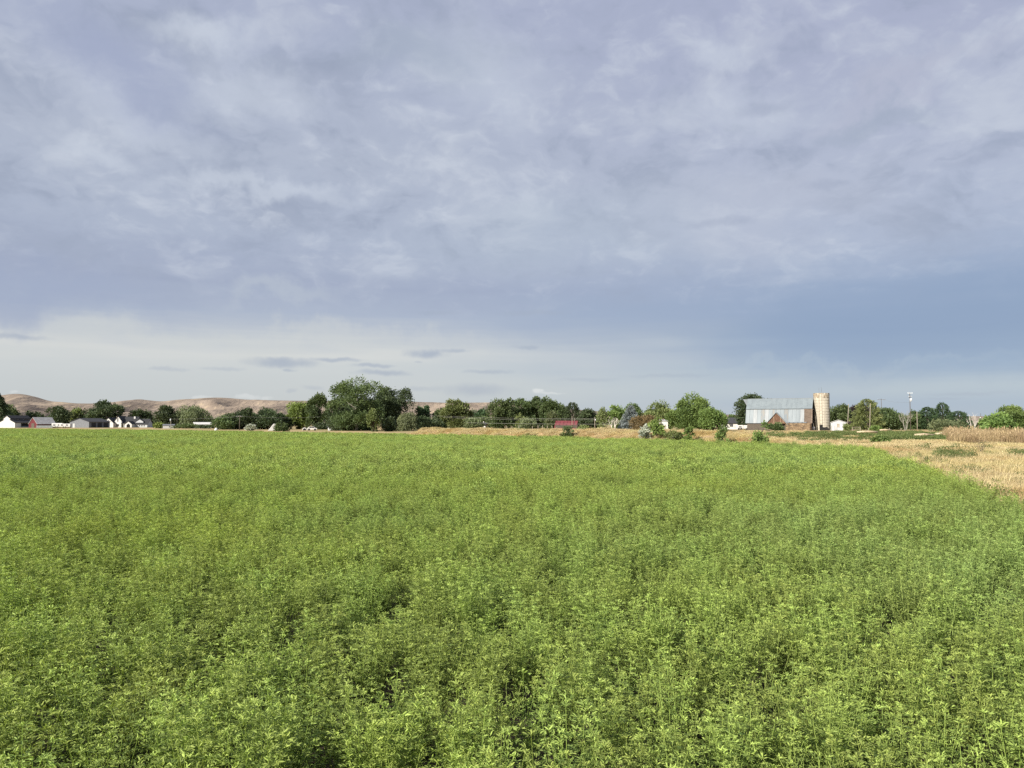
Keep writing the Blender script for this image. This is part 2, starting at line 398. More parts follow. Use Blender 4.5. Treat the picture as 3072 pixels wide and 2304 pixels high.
EDGE = [(3.85, 0.0), (8.9, 13.0), (20.2, 42.0)]
FAR = [(20.2, 42.0), (16.6, 49.0), (13.0, 57.0), (4.9, 76.0), (-12.4, 96.0), (-42, 128), (-80.0, 166.0), (-147.0, 218.0), (-300, 335)]
FIELD = [(3.85 - 5 * .39, -5.0)] + EDGE[:2] + FAR + [(-300, -5)]


def inside(px, py, poly):
    r = np.zeros(len(px), bool); n = len(poly)
    for i in range(n):
        x1, y1 = poly[i]; x2, y2 = poly[(i + 1) % n]
        if y1 == y2: continue
        c = (y1 > py) != (y2 > py); r ^= c & (px < (x2 - x1) * (py - y1) / (y2 - y1) + x1)
    return r


me = bpy.data.meshes.new('field'); me.from_pydata([(x, y, -.012) for x, y in FIELD], [], [tuple(range(len(FIELD)))]); me.materials.append(M['soil'])
tag(link('field', me), 'bare brown soil under the green crop', kind='structure')
STRAWPOLY = [(3.85 - 5 * .39, -5), (8.9, 13), (20.2, 42), (24, 50), (31, 64), (44, 88), (75, 84), (60, 30), (40, -5)]
me = bpy.data.meshes.new('dry_field'); me.from_pydata([(x + .02, y, -.016) for x, y in STRAWPOLY], [], [tuple(range(len(STRAWPOLY)))]); me.materials.append(M['straw_ground'])
tag(link('dry_field', me), 'mown straw-coloured ground beside the crop', kind='structure')


def polyline(pts, step):
    pts = [np.array(p, float) for p in pts]; out = []
    for a, b in zip(pts[:-1], pts[1:]):
        n = max(1, int(np.linalg.norm(b - a) / step))
        for i in range(n): out.append(a + (b - a) * i / n)
    return np.array(out + [pts[-1]])


BK = polyline(FAR[1:5] + [(-14.8, 98.5)], .6)
bt = np.gradient(BK, axis=0); bt /= np.linalg.norm(bt, axis=1, keepdims=True); BN = np.stack([bt[:, 1], -bt[:, 0]], 1); BN *= np.sign(BN[:, 1:2])
for _ in range(12): BN[1:-1] = (BN[:-2] + BN[1:-1] + BN[2:]) / 3
BN /= np.linalg.norm(BN, axis=1, keepdims=True)
ss = np.linspace(0, 1, len(BK)); blen = np.concatenate([[0], np.cumsum(np.linalg.norm(np.diff(BK, axis=0), axis=1))])
TT = np.array([.2, .8, 1.4, 2.0, 2.6, 3.2, 4.2, 5.2, 6.5, 8.0, 10.0, 12.0]); TH = np.array([-.03, .27, .58, .82, .96, 1.02, 1.04, .98, .78, .45, .16, -.03])


def bank_h(i, j):
    e = np.clip(blen[i] / 11.0, 0, 1); e = e * e * (3 - 2 * e) * np.clip((blen[-1] - blen[i]) / 2.2, 0, 1) ** .5
    x, y = BK[i] + BN[i] * TT[j]
    return TH[j] * (e * (1 + .09 * smooth_noise(5, x, y, 6.0)) + (1 - e) * .12) + .05 * smooth_noise(6, x, y, 1.6) * (TH[j] > 0)


bv = np.array([[(*(BK[i] + BN[i] * TT[j]), bank_h(i, j)) for j in range(len(TT))] for i in range(len(BK))])
nb, nt = bv.shape[:2]
fi = [(i * nt + j, (i + 1) * nt + j, (i + 1) * nt + j + 1, i * nt + j + 1) for i in range(nb - 1) for j in range(nt - 1)]
me = mesh_np('embankment', bv.reshape(-1, 3), fi, mats=[M['bank_soil']]); me.polygons.foreach_set('use_smooth', [True] * len(me.polygons))
tag(link('embankment', me), 'low earth bank overgrown with golden grass behind the crop', kind='structure')

# hills on the skyline
prof = [(-1500, 1190), (-700, 1200), (-300, 1187), (-60, 1196), (0, 1187), (40, 1181), (70, 1183), (100, 1189), (130, 1200), (150, 1207), (190, 1206), (225, 1212), (275, 1212),
        (340, 1207), (380, 1201), (425, 1199), (480, 1206), (500, 1204), (540, 1199), (590, 1197), (620, 1194), (660, 1193), (700, 1196), (740, 1200), (870, 1202), (950, 1204),
        (1235, 1205), (1260, 1207), (1340, 1209), (1430, 1208), (1490, 1208), (1600, 1216), (1700, 1227), (1815, 1236), (2000, 1240), (2170, 1244), (2500, 1247), (2930, 1249), (3200, 1246), (4600, 1240)]
pp = np.array(prof, float)
cols = np.linspace(-1500, 4600, 620); ridge = np.interp(cols, pp[:, 0], pp[:, 1])
ridge = np.convolve(np.pad(ridge, 3, 'edge'), np.array([1, 2, 3, 4, 3, 2, 1]) / 16, 'valid')
deps = np.concatenate([np.linspace(2100, 3300, 46), np.linspace(3400, 5200, 16)])
HV = []
for k, Dp in enumerate(deps):
    x = (cols - CX) / F * Dp; top = (HZ - ridge) / F * 3300 + H
    s = np.clip((Dp - 2100) / 1200, 0, 1); s = (s * s * (3 - 2 * s)) ** .8
    e = s * (1 - s) * 4
    gul = np.abs(smooth_noise(21, x * 1.0, np.full_like(x, Dp * .45), 420.0)) * -.36 + smooth_noise(22, x, np.full_like(x, Dp * .6), 170.0) * .055 + smooth_noise(23, x, np.full_like(x, Dp), 900) * .08
    hgt = top * (s + e * gul)
    if Dp > 3300: hgt = top * (1 - .35 * ((Dp - 3300) / 1900))
    if k == 0: hgt = hgt * 0 - 2
    HV.append(np.stack([x, np.full_like(x, Dp), hgt], 1))
HV = np.concatenate(HV); nc = len(cols)
fi = [(a * nc + b, a * nc + b + 1, (a + 1) * nc + b + 1, (a + 1) * nc + b) for a in range(len(deps) - 1) for b in range(nc - 1)]
m = mat('hill_grass', (.34, .245, .175), (.24, .17, .125), .0035, .95, detail=9, world=True, stretch=(1, .5, 1))
t = NT(m.node_tree); out = t.new('ShaderNodeOutputMaterial'); b = t.new('ShaderNodeBsdfPrincipled'); b.inputs['Roughness'].default_value = .95; b.inputs['Specular IOR Level'].default_value = .05
pos = t.new('ShaderNodeNewGeometry').outputs['Position']
na = t.noise(t.mapping(pos, rot=(0, 0, .5), sc=(1, .35, 2.5)), .006, 9, .62); nb_ = t.noise(t.mapping(pos, rot=(0, 0, -.6), sc=(1.0, .12, 1)), .011, 6, .6); nc_ = t.noise(pos, .03, 6, .65)
c = t.mix(t.mapr(na, .36, .64), (.29, .238, .190, 1), (.168, .138, .114, 1)); c = t.mix(t.mapr(nb_, .58, .70, 0, .65), c, (.50, .41, .27, 1)); c = t.mix(t.mapr(nc_, .58, .75, 0, .5), c, (.13, .105, .08, 1))
nd_ = t.noise(t.mapping(pos, rot=(0, 0, .9), sc=(1, .22, 1)), .05, 5, .6); c = t.mix(t.mapr(nd_, .55, .68, 0, .5), c, (.47, .38, .26, 1))
bp = t.new('ShaderNodeBump'); bp.inputs['Strength'].default_value = 1.0; bp.inputs['Distance'].default_value = 14.0; t.put(bp.inputs['Height'], t.math('ADD', na, t.math('MULTIPLY', nd_, .6))); t.l.new(bp.outputs[0], b.inputs['Normal'])
t.put(b.inputs['Base Color'], c); t.l.new(b.outputs[0], out.inputs[0])
me = mesh_np('hills', HV, fi, mats=[m]); me.polygons.foreach_set('use_smooth', [True] * len(me.polygons))
tag(link('hills', me), 'bare brown rolling hills along the horizon', kind='structure')


# ------------------------------------------------------------------ ground cover: one instancing tree for each kind of cover
def cover(name, label, protos, pts, rot, scl, idx):
    col = bpy.data.collections.new(name + '_sources')
    for i, me in enumerate(protos):
        col.objects.link(bpy.data.objects.new('%s_clump_%02d' % (name, i), me))
    pts = np.asarray(pts, np.float32)
    pm = bpy.data.meshes.new(name); pm.vertices.add(len(pts)); pm.vertices.foreach_set('co', pts.ravel())
    for nm, ty, d, key in (('rot', 'FLOAT_VECTOR', rot, 'vector'), ('scl', 'FLOAT_VECTOR', scl, 'vector'), ('pick', 'INT', idx, 'value')):
        a = pm.attributes.new(nm, ty, 'POINT'); a.data.foreach_set(key, np.asarray(d, np.int32 if ty == 'INT' else np.float32).ravel())
    o = link(name, pm); tag(o, label, kind='stuff')
    g = bpy.data.node_groups.new(name + '_scatter', 'GeometryNodeTree')
    g.interface.new_socket('Geometry', in_out='INPUT', socket_type='NodeSocketGeometry'); g.interface.new_socket('Geometry', in_out='OUTPUT', socket_type='NodeSocketGeometry')
    gi = g.nodes.new('NodeGroupInput'); go = g.nodes.new('NodeGroupOutput'); ip = g.nodes.new('GeometryNodeInstanceOnPoints'); ci = g.nodes.new('GeometryNodeCollectionInfo')
    ci.inputs['Collection'].default_value = col; ci.inputs['Separate Children'].default_value = True; ci.inputs['Reset Children'].default_value = True
    ip.inputs['Pick Instance'].default_value = True
    def attr(nm, ty):
        n = g.nodes.new('GeometryNodeInputNamedAttribute'); n.data_type = ty; n.inputs[0].default_value = nm; return n.outputs[0]
    L = g.links.new
    L(gi.outputs[0], ip.inputs['Points']); L(ci.outputs[0], ip.inputs['Instance']); L(attr('pick', 'INT'), ip.inputs['Instance Index'])
    er = g.nodes.new('FunctionNodeEulerToRotation'); L(attr('rot', 'FLOAT_VECTOR'), er.inputs[0]); L(er.outputs[0], ip.inputs['Rotation']); L(attr('scl', 'FLOAT_VECTOR'), ip.inputs['Scale'])
    L(ip.outputs[0], go.inputs[0])
    md = o.modifiers.new('scatter', 'NODES'); md.node_group = g
    return o


def alfalfa_near(seed):
    """one bushy plant: many stems fanning out of one crown, leaves thickest round the tops"""
    r = np.random.default_rng(seed); lv = Leaves(); st = []; nst = 15
    for k in range(nst):
        a = k * 2.4 + r.uniform(-.4, .4); sp = .16 * math.sqrt((k + .5) / nst) * r.uniform(.8, 1.2); o2 = np.array([math.cos(a), math.sin(a)])
        h = .50 * (1 - .30 * (sp / .17) ** 2) * r.uniform(.80, 1.18); wob = r.normal(0, .02, 2)
        P = lambda u: np.array([o2[0] * sp * u ** 1.3 + wob[0] * math.sin(u * 3), o2[1] * sp * u ** 1.3 + wob[1] * math.sin(u * 3), h * u])
        us = np.linspace(0, 1, 5); q = [P(u) for u in us]
        for i in range(4):
            w = .0020 * (1 - us[i] * .6); v = np.array([w, 0, 0]); v2 = np.array([0, w, 0])
            st.append([q[i] - v, q[i] + v, q[i + 1] + v, q[i + 1] - v]); st.append([q[i] - v2, q[i] + v2, q[i + 1] + v2, q[i + 1] - v2])
        n = 15; ang = r.uniform(0, 6.28); young = r.normal(0, .10)
        for i in range(n):
            u = .38 + .62 * (i / (n - 1)) ** .7; p = P(min(u, 1)); ang += 2.4
            out_ = np.array([math.cos(ang), math.sin(ang), 0]); pet = .042 * (1.1 - u * .6) * r.uniform(.6, 1.4)
            rise = r.uniform(.1, .75); base = p + (out_ + np.array([0, 0, rise])) * pet
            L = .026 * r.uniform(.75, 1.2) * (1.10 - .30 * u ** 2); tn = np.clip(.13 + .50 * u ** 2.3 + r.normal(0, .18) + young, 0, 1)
            side = np.array([-out_[1], out_[0], 0]); dz = rise * .4 + r.normal(.05, .28)
            nrm = np.array([0, 0, 1.]) - out_ * .2 + r.normal(0, .35, 3)
            d = np.stack([out_ * 1.0 + [0, 0, dz], out_ * .5 + side * .9 + [0, 0, dz * .8], out_ * .5 - side * .9 + [0, 0, dz * .8]])
            lv.folded(np.repeat(base[None], 3, 0), d, np.repeat(nrm[None], 3, 0), [L, L * .92, L * .92], [L * .28] * 3, tn)
            if i % 2 == 0 and u < .97:        # young shoot in the axil
                m_ = 6; dd = unit(r, m_) * .8 + out_ * .6 + [0, 0, .45]
                lv.folded(np.repeat((p + out_ * .016)[None], m_, 0) + r.normal(0, .009, (m_, 3)), dd, unit(r, m_), L * .62 * r.uniform(.7, 1.2, m_), [L * .18] * m_, np.clip(tn + .14, 0, 1))
        m_ = 11; aa = r.uniform(0, 6.28, m_); dd = np.column_stack([np.cos(aa), np.sin(aa), r.uniform(.2, 1.5, m_)])     # star of pale young leaves at the tip
        lv.folded(np.repeat(P(1.0)[None], m_, 0) + r.normal(0, .005, (m_, 3)), dd, unit(r, m_) + [0, 0, 1], .019 * r.uniform(.7, 1.3, m_), [.0056] * m_, np.clip(.80 + young + r.normal(0, .12, m_), 0, 1))
    lv.quads(np.array(st), .7)
    return lv.mesh('alfalfa_near', 'alfalfa_leaf')


def alfalfa_patch(seed, size, nst, hgt, L, per, mounds):
    r = np.random.default_rng(seed); lv = Leaves()
    mc = r.uniform(-size / 2, size / 2, (mounds, 2)); mh = r.uniform(.78, 1.16, mounds); mi = r.integers(0, mounds, nst); off = r.normal(0, .085, (nst, 2))
    b = mc[mi] + off; h = hgt * mh[mi] * (1 - 14 * np.minimum((off ** 2).sum(1), .03)) * r.uniform(.85, 1.1, nst); lean = r.normal(0, .12, (nst, 2))
    u = .34 + .66 * r.random((nst, per)) ** .55; a = r.uniform(0, 6.28, (nst, per)); rad = (.075 * (1.15 - u * .6)) * r.uniform(.3, 1.2, (nst, per))
    x = b[:, :1] + lean[:, :1] * h[:, None] * u + np.cos(a) * rad; y = b[:, 1:] + lean[:, 1:] * h[:, None] * u + np.sin(a) * rad; z = h[:, None] * u
    c = np.stack([x, y, z], -1).reshape(-1, 3); n = len(c)
    d = np.stack([np.cos(a), np.sin(a), r.uniform(-.2, .9, a.shape)], -1).reshape(-1, 3)
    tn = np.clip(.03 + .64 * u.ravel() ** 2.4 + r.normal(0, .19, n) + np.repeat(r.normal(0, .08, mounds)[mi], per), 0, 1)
    lv.diamonds(c, d, unit(r, n) + [0, 0, .9], L * r.uniform(.7, 1.2, n), L * .38 * r.uniform(.8, 1.2, n), tn)
    return lv.mesh('alfalfa_patch', 'alfalfa_leaf')


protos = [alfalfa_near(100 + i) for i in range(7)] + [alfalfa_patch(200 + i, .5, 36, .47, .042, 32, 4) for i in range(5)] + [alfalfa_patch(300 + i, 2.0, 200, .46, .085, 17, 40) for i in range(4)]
rng = np.random.default_rng(7)
PT, RO, SC, IX = [], [], [], []


def grid(y0, y1, sp, margin):
    ys = np.arange(y0, y1, sp); g = []
    for y in ys:
        w = .70 * max(y, 0) + margin; xs = np.arange(-w, w, sp); g.append(np.stack([xs + rng.uniform(-.5, .5, len(xs)) * sp, y + rng.uniform(-.5, .5, len(xs)) * sp], 1))
    return np.concatenate(g)


for y0, y1, sp, i0, i1, mg, half in ((-1.2, 26.0, .248, 0, 7, 4.0, .16), (15.0, 72, .37, 7, 12, 4.0, .26), (55, 335, 1.30, 12, 16, 5.0, .95)):
    g = grid(y0, y1, sp, mg); wx = .30 * smooth_noise(36, g[:, 0], g[:, 1], 1.8) + rng.normal(0, .12, len(g)); keep = inside(g[:, 0] + wx, g[:, 1] + wx, FIELD)
    # keep the crop's outer row clear of its edge
    for dx, dy in ((half, 0), (-half, 0), (0, half), (0, -half)): keep &= inside(g[:, 0] + wx + dx, g[:, 1] + wx + dy, FIELD)
    dd_ = g[:, 1] + rng.normal(0, 2.0, len(g)); d2_ = g[:, 1] + rng.normal(0, 3.5, len(g))      # the kinds of plant mesh blend into each other
    keep &= {0: dd_ < 20.5, 7: (dd_ > 20.2) & (d2_ < 63), 12: d2_ > 62}[i0]
    g = g[keep]; nz = smooth_noise(31, g[:, 0], g[:, 1], 2.2); big = smooth_noise(32, g[:, 0], g[:, 1], 9.0); hole = smooth_noise(33, g[:, 0] + .25 * g[:, 1], g[:, 1] * .6, .75)
    if i0 < 12:
        hl = (hole < -1.45) & (rng.random(len(g)) < .85); g, nz, big, hole = g[~hl], nz[~hl], big[~hl], hole[~hl]
    if i0 == 0:
        near = np.hypot(g[:, 0], g[:, 1]) > .7; g, nz, big, hole = g[near], nz[near], big[near], hole[near]
    n = len(g); zs = np.clip(1 + .09 * nz + .07 * big + np.where(hole < 0, .24, .08) * hole + rng.normal(0, .07 if i0 == 0 else .11, n), .42, 1.35) * (.94 if i0 == 0 else 1.0)
    PT.append(np.column_stack([g, np.full(n, -.015)]))
    RO.append(np.column_stack([.10 * smooth_noise(34, g[:, 0], g[:, 1], 1.5), .10 * smooth_noise(35, g[:, 0], g[:, 1], 1.5), rng.uniform(0, 6.28, n)]) * ((1, 1, 1) if i0 < 12 else (0, 0, 1)))
    sxy = rng.uniform(.9, 1.3, n) if i0 == 0 else rng.uniform(.85, 1.2, n); SC.append(np.column_stack([sxy, sxy, zs])); IX.append(rng.integers(i0, i1, n))
    print('alfalfa', i0, n)
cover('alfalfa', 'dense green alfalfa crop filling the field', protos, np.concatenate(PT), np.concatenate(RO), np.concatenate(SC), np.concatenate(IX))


def blades(seed, size, n, h0, h1, w, lean, m, heads=0.0, tint=(.5, .22)):
    r = np.random.default_rng(seed); lv = Leaves()
    b = np.column_stack([r.uniform(-size / 2, size / 2, (n, 2)), np.zeros(n)]); h = r.uniform(h0, h1, n); a = r.uniform(0, 6.28, n); ln = np.abs(r.normal(0, lean, n))
    dirv = np.column_stack([np.cos(a), np.sin(a), np.zeros(n)]); sdv = np.column_stack([-np.sin(a + .6), np.cos(a + .6), np.zeros(n)])
    mid = b + dirv * (ln * h * .35)[:, None] + np.column_stack([np.zeros((n, 2)), h * .6]); tip = b + dirv * (ln * h)[:, None] + np.column_stack([np.zeros((n, 2)), h])
    tn = np.clip(r.normal(tint[0], tint[1], n), 0, 1); ww = w * r.uniform(.6, 1.3, n)[:, None]
    lv.quads(np.stack([b - sdv * ww * .5, b + sdv * ww * .5, mid + sdv * ww * .42, mid - sdv * ww * .42], 1), tn)
    lv.quads(np.stack([mid - sdv * ww * .42, mid + sdv * ww * .42, tip + sdv * ww * .08, tip - sdv * ww * .08], 1), tn)
    k = int(n * heads)
    if k: lv.diamonds(tip[:k] - [0, 0, .02], unit(r, k) * .4 + [0, 0, 1], unit(r, k), h[:k] * .22, ww[:k, 0] * 3.2, np.clip(tn[:k] + .1, 0, 1))
    return lv.mesh(m + '_blades', m)


def weed(seed, size, n, h, L, m='weed_leaf'):
    r = np.random.default_rng(seed); lv = Leaves()
    p = unit(r, n) * (r.random((n, 1)) ** .4); c = np.column_stack([p[:, :2] * size / 2, np.abs(p[:, 2]) * h * r.uniform(.8, 1.15, n)])
    lv.diamonds(c, unit(r, n) + [0, 0, .6], unit(r, n), L * r.uniform(.6, 1.3, n), L * .4 * r.uniform(.7, 1.3, n), np.clip(.2 + .5 * c[:, 2] / h + r.normal(0, .2, n), 0, 1))
    return lv.mesh('weed_clump', m)


# dry grass: mown near strip, taller behind, on the bank, along the far edge of the crop
gp = [blades(400 + i, .55, 110, .06, .22, .009, .8, 'straw', 0, (.6, .22)) for i in range(3)] + [blades(410 + i, .8, 210, .10, .34, .010, .7, 'straw', .06, (.58, .24)) for i in range(4)] + \
     [blades(420 + i, 1.0, 260, .10, .32, .018, .8, 'straw', .04, (.55, .25)) for i in range(4)]
PT, RO, SC, IX = [], [], [], []


def put(xy, z, i0, i1, sc=(.8, 1.25)):
    n = len(xy)
    if not n: return
    PT.append(np.column_stack([xy, np.broadcast_to(z, (n,))])); RO.append(np.column_stack([np.zeros((n, 2)), rng.uniform(0, 6.28, n)]))
    s = rng.uniform(*sc, n); SC.append(np.column_stack([s, s, s * rng.uniform(.8, 1.2, n)])); IX.append(rng.integers(i0, i1, n))


def edge_x(y): return 3.85 + .39 * y
# right-hand dry ground
y = 13 * np.ones(0); g = []
for yy in np.arange(2, 66, .34):
    x0 = edge_x(yy) + .15; x1 = max(.70 * yy + 5, x0 + 3); xs = np.arange(x0, x1, .34 if yy < 30 else .5); g.append(np.column_stack([xs + rng.uniform(-.2, .2, len(xs)), yy + rng.uniform(-.2, .2, len(xs))]))
g = np.concatenate(g); off = g[:, 0] - edge_x(g[:, 1]); nz = smooth_noise(41, g[:, 0], g[:, 1], 5.0); nz2 = smooth_noise(44, g[:, 0], g[:, 1], 1.6)
short = (off < 3.2 + 1.0 * nz) | (smooth_noise(46, g[:, 0], g[:, 1], 4.0) < .25); sparse = rng.random(len(g)) < np.where(short, .42, .72) + .26 * nz2
put(g[short & sparse], -.02, 0, 3, (.7, 1.35)); put(g[~short & sparse], -.02, 3, 7, (.5, 1.05))
GREEN_RIGHT = g[(smooth_noise(42, g[:, 0], g[:, 1], 5.5) > .2) & (smooth_noise(47, g[:, 0], g[:, 1], 1.4) > -.2) & (rng.random(len(g)) < .6)]
# bank
ii = rng.integers(0, nb - 1, 3300); jj = rng.uniform(0.2, 8.5, 3300); zz = np.array([np.interp(TT[0] + q, TT, bv[i, :, 2]) for i, q in zip(ii, jj)]); xy = BK[ii] + BN[ii] * (TT[0] + jj)[:, None] + rng.normal(0, .1, (3300, 2))
put(xy, zz - .05, 7, 11, (.5, .85))
# strip along the far left edge of the crop and the flat between the corner and the barn
L2 = polyline(FAR[4:], 1.0); nn = 2600; k = rng.integers(0, len(L2) - 1, nn); tt = rng.uniform(.6, 5.5, nn)
put(L2[k] + np.column_stack([tt * .62, tt * .78]) + rng.normal(0, .3, (nn, 2)), -.03, 7, 11, (.9, 1.6))
nn = 5200; D_ = 1 / rng.uniform(1 / 200, 1 / 44, nn); pxs = rng.uniform(2180, 3150, nn); xy = np.column_stack([X(pxs, D_), D_])
ok = ~inside(xy[:, 0], xy[:, 1], FIELD) & (smooth_noise(43, xy[:, 0] , xy[:, 1], 16) > -.35) & (xy[:, 0] > 17) & ((xy[:, 0] - 16) > -(xy[:, 1] - 50) * .40)
put(xy[ok], -.03, 7, 11, (.6, 1.1))
cover('dry_grass', 'golden dry grass on the verge, the bank and the waste ground', gp, np.concatenate(PT), np.concatenate(RO), np.concatenate(SC), np.concatenate(IX))

# green weeds in patches of the waste ground
wp = [weed(500 + i, .7, 150, .32, .075) for i in range(3)] + [weed(510 + i, 1.8, 220, .60, .20) for i in range(4)]
PT, RO, SC, IX = [], [], [], []
put(GREEN_RIGHT, -.02, 0, 3, (.4, .85))
strag = GREEN_RIGHT[:0]
for yy in np.arange(3, 43, .35):
    if rng.random() < .6: strag = np.vstack([strag, [[edge_x(yy) + abs(rng.normal(0, .55)) + .1, yy]]])
put(strag, -.02, 0, 3, (.35, .7))


def patch_px(n, px0, px1, py0, py1, i0, i1, sc, seed, th=-.4):
    py = rng.uniform(py0, py1, n); D_ = H * F / (py - HZ); pxs = rng.uniform(px0, px1, n); xy = np.column_stack([X(pxs, D_), D_])
    xy = xy[~inside(xy[:, 0], xy[:, 1] - .5, FIELD)]; xy = xy[smooth_noise(seed, xy[:, 0], xy[:, 1], 7) > th]; put(xy, -.03, i0, i1, sc)


patch_px(800, 2650, 2885, 1303, 1325, 3, 7, (.55, .95), 51, -.9)
patch_px(520, 2420, 2760, 1297, 1312, 3, 7, (.6, .9), 52, -.3)
patch_px(160, 2300, 2450, 1300, 1318, 3, 7, (.5, .9), 53, .2)
patch_px(260, 2390, 2600, 1308, 1328, 0, 7, (.5, .9), 54, .1)
patch_px(260, 2880, 3200, 1290, 1300, 3, 7, (.8, 1.2), 55, -.6)
patch_px(200, 2690, 2980, 1340, 1356, 0, 3, (.8, 1.3), 56, .0)
patch_px(90, 2800, 2930, 1350, 1376, 0, 3, (.8, 1.2), 57, -.2)
patch_px(40, 3030, 3090, 1360, 1376, 0, 3, (.9, 1.4), 58, -.8)
# along the bank top and foot
ii = rng.integers(0, nb - 1, 260); jj = np.where(rng.random(260) < .7, rng.uniform(3.0, 8, 260), rng.uniform(.3, 1.0, 260)); zz = np.array([np.interp(q, TT, bv[i, :, 2]) for i, q in zip(ii, jj)])
xy = BK[ii] + BN[ii] * jj[:, None]; ok = smooth_noise(59, xy[:, 0], xy[:, 1], 8) > .1; put(xy[ok], zz[ok] - .03, 0, 3, (.6, 1.2))
for px0, px1 in ((1550, 1592), (2010, 2045), (2040, 2110), (2140, 2182), (2180, 2215)):     # green clumps at the foot of the bank
    sel = np.where((F * BK[:, 0] / BK[:, 1] + CX > px0) & (F * BK[:, 0] / BK[:, 1] + CX < px1))[0]
    q = rng.choice(sel, 16); tt = rng.uniform(.2, 1.4, 16); put(BK[q] + BN[q] * tt[:, None], np.array([np.interp(a, TT, bv[i, :, 2]) for i, a in zip(q, tt)]) - .03, 0, 3, (.8, 1.3))
cover('green_weeds', 'low green weeds growing in patches among the dry grass', wp, np.concatenate(PT), np.concatenate(RO), np.concatenate(SC), np.concatenate(IX))

# tall dry stalks at the right
rp = [blades(600 + i, 1.2, 110, .7, 1.25, .026, .26, 'reed', .12, (.48, .27)) for i in range(4)]
PT, RO, SC, IX = [], [], [], []
py = rng.uniform(1319, 1333, 640); D_ = H * F / (py - HZ); pxs = rng.uniform(2858, 3230, 640); xy = np.column_stack([X(pxs, D_), D_]); xy = xy[smooth_noise(61, xy[:, 0], xy[:, 1], 3.0) > -.75]; put(xy, -.03, 0, 4, (.62, 1.0))
py = rng.uniform(1308, 1319, 90); D_ = H * F / (py - HZ); pxs = rng.uniform(2838, 2885, 90); put(np.column_stack([X(pxs, D_), D_]), -.03, 0, 4, (.75, 1.0))
cover('dry_stalks', 'stand of tall tan dry stalks beside the waste ground', rp, np.concatenate(PT), np.concatenate(RO), np.concatenate(SC), np.concatenate(IX))


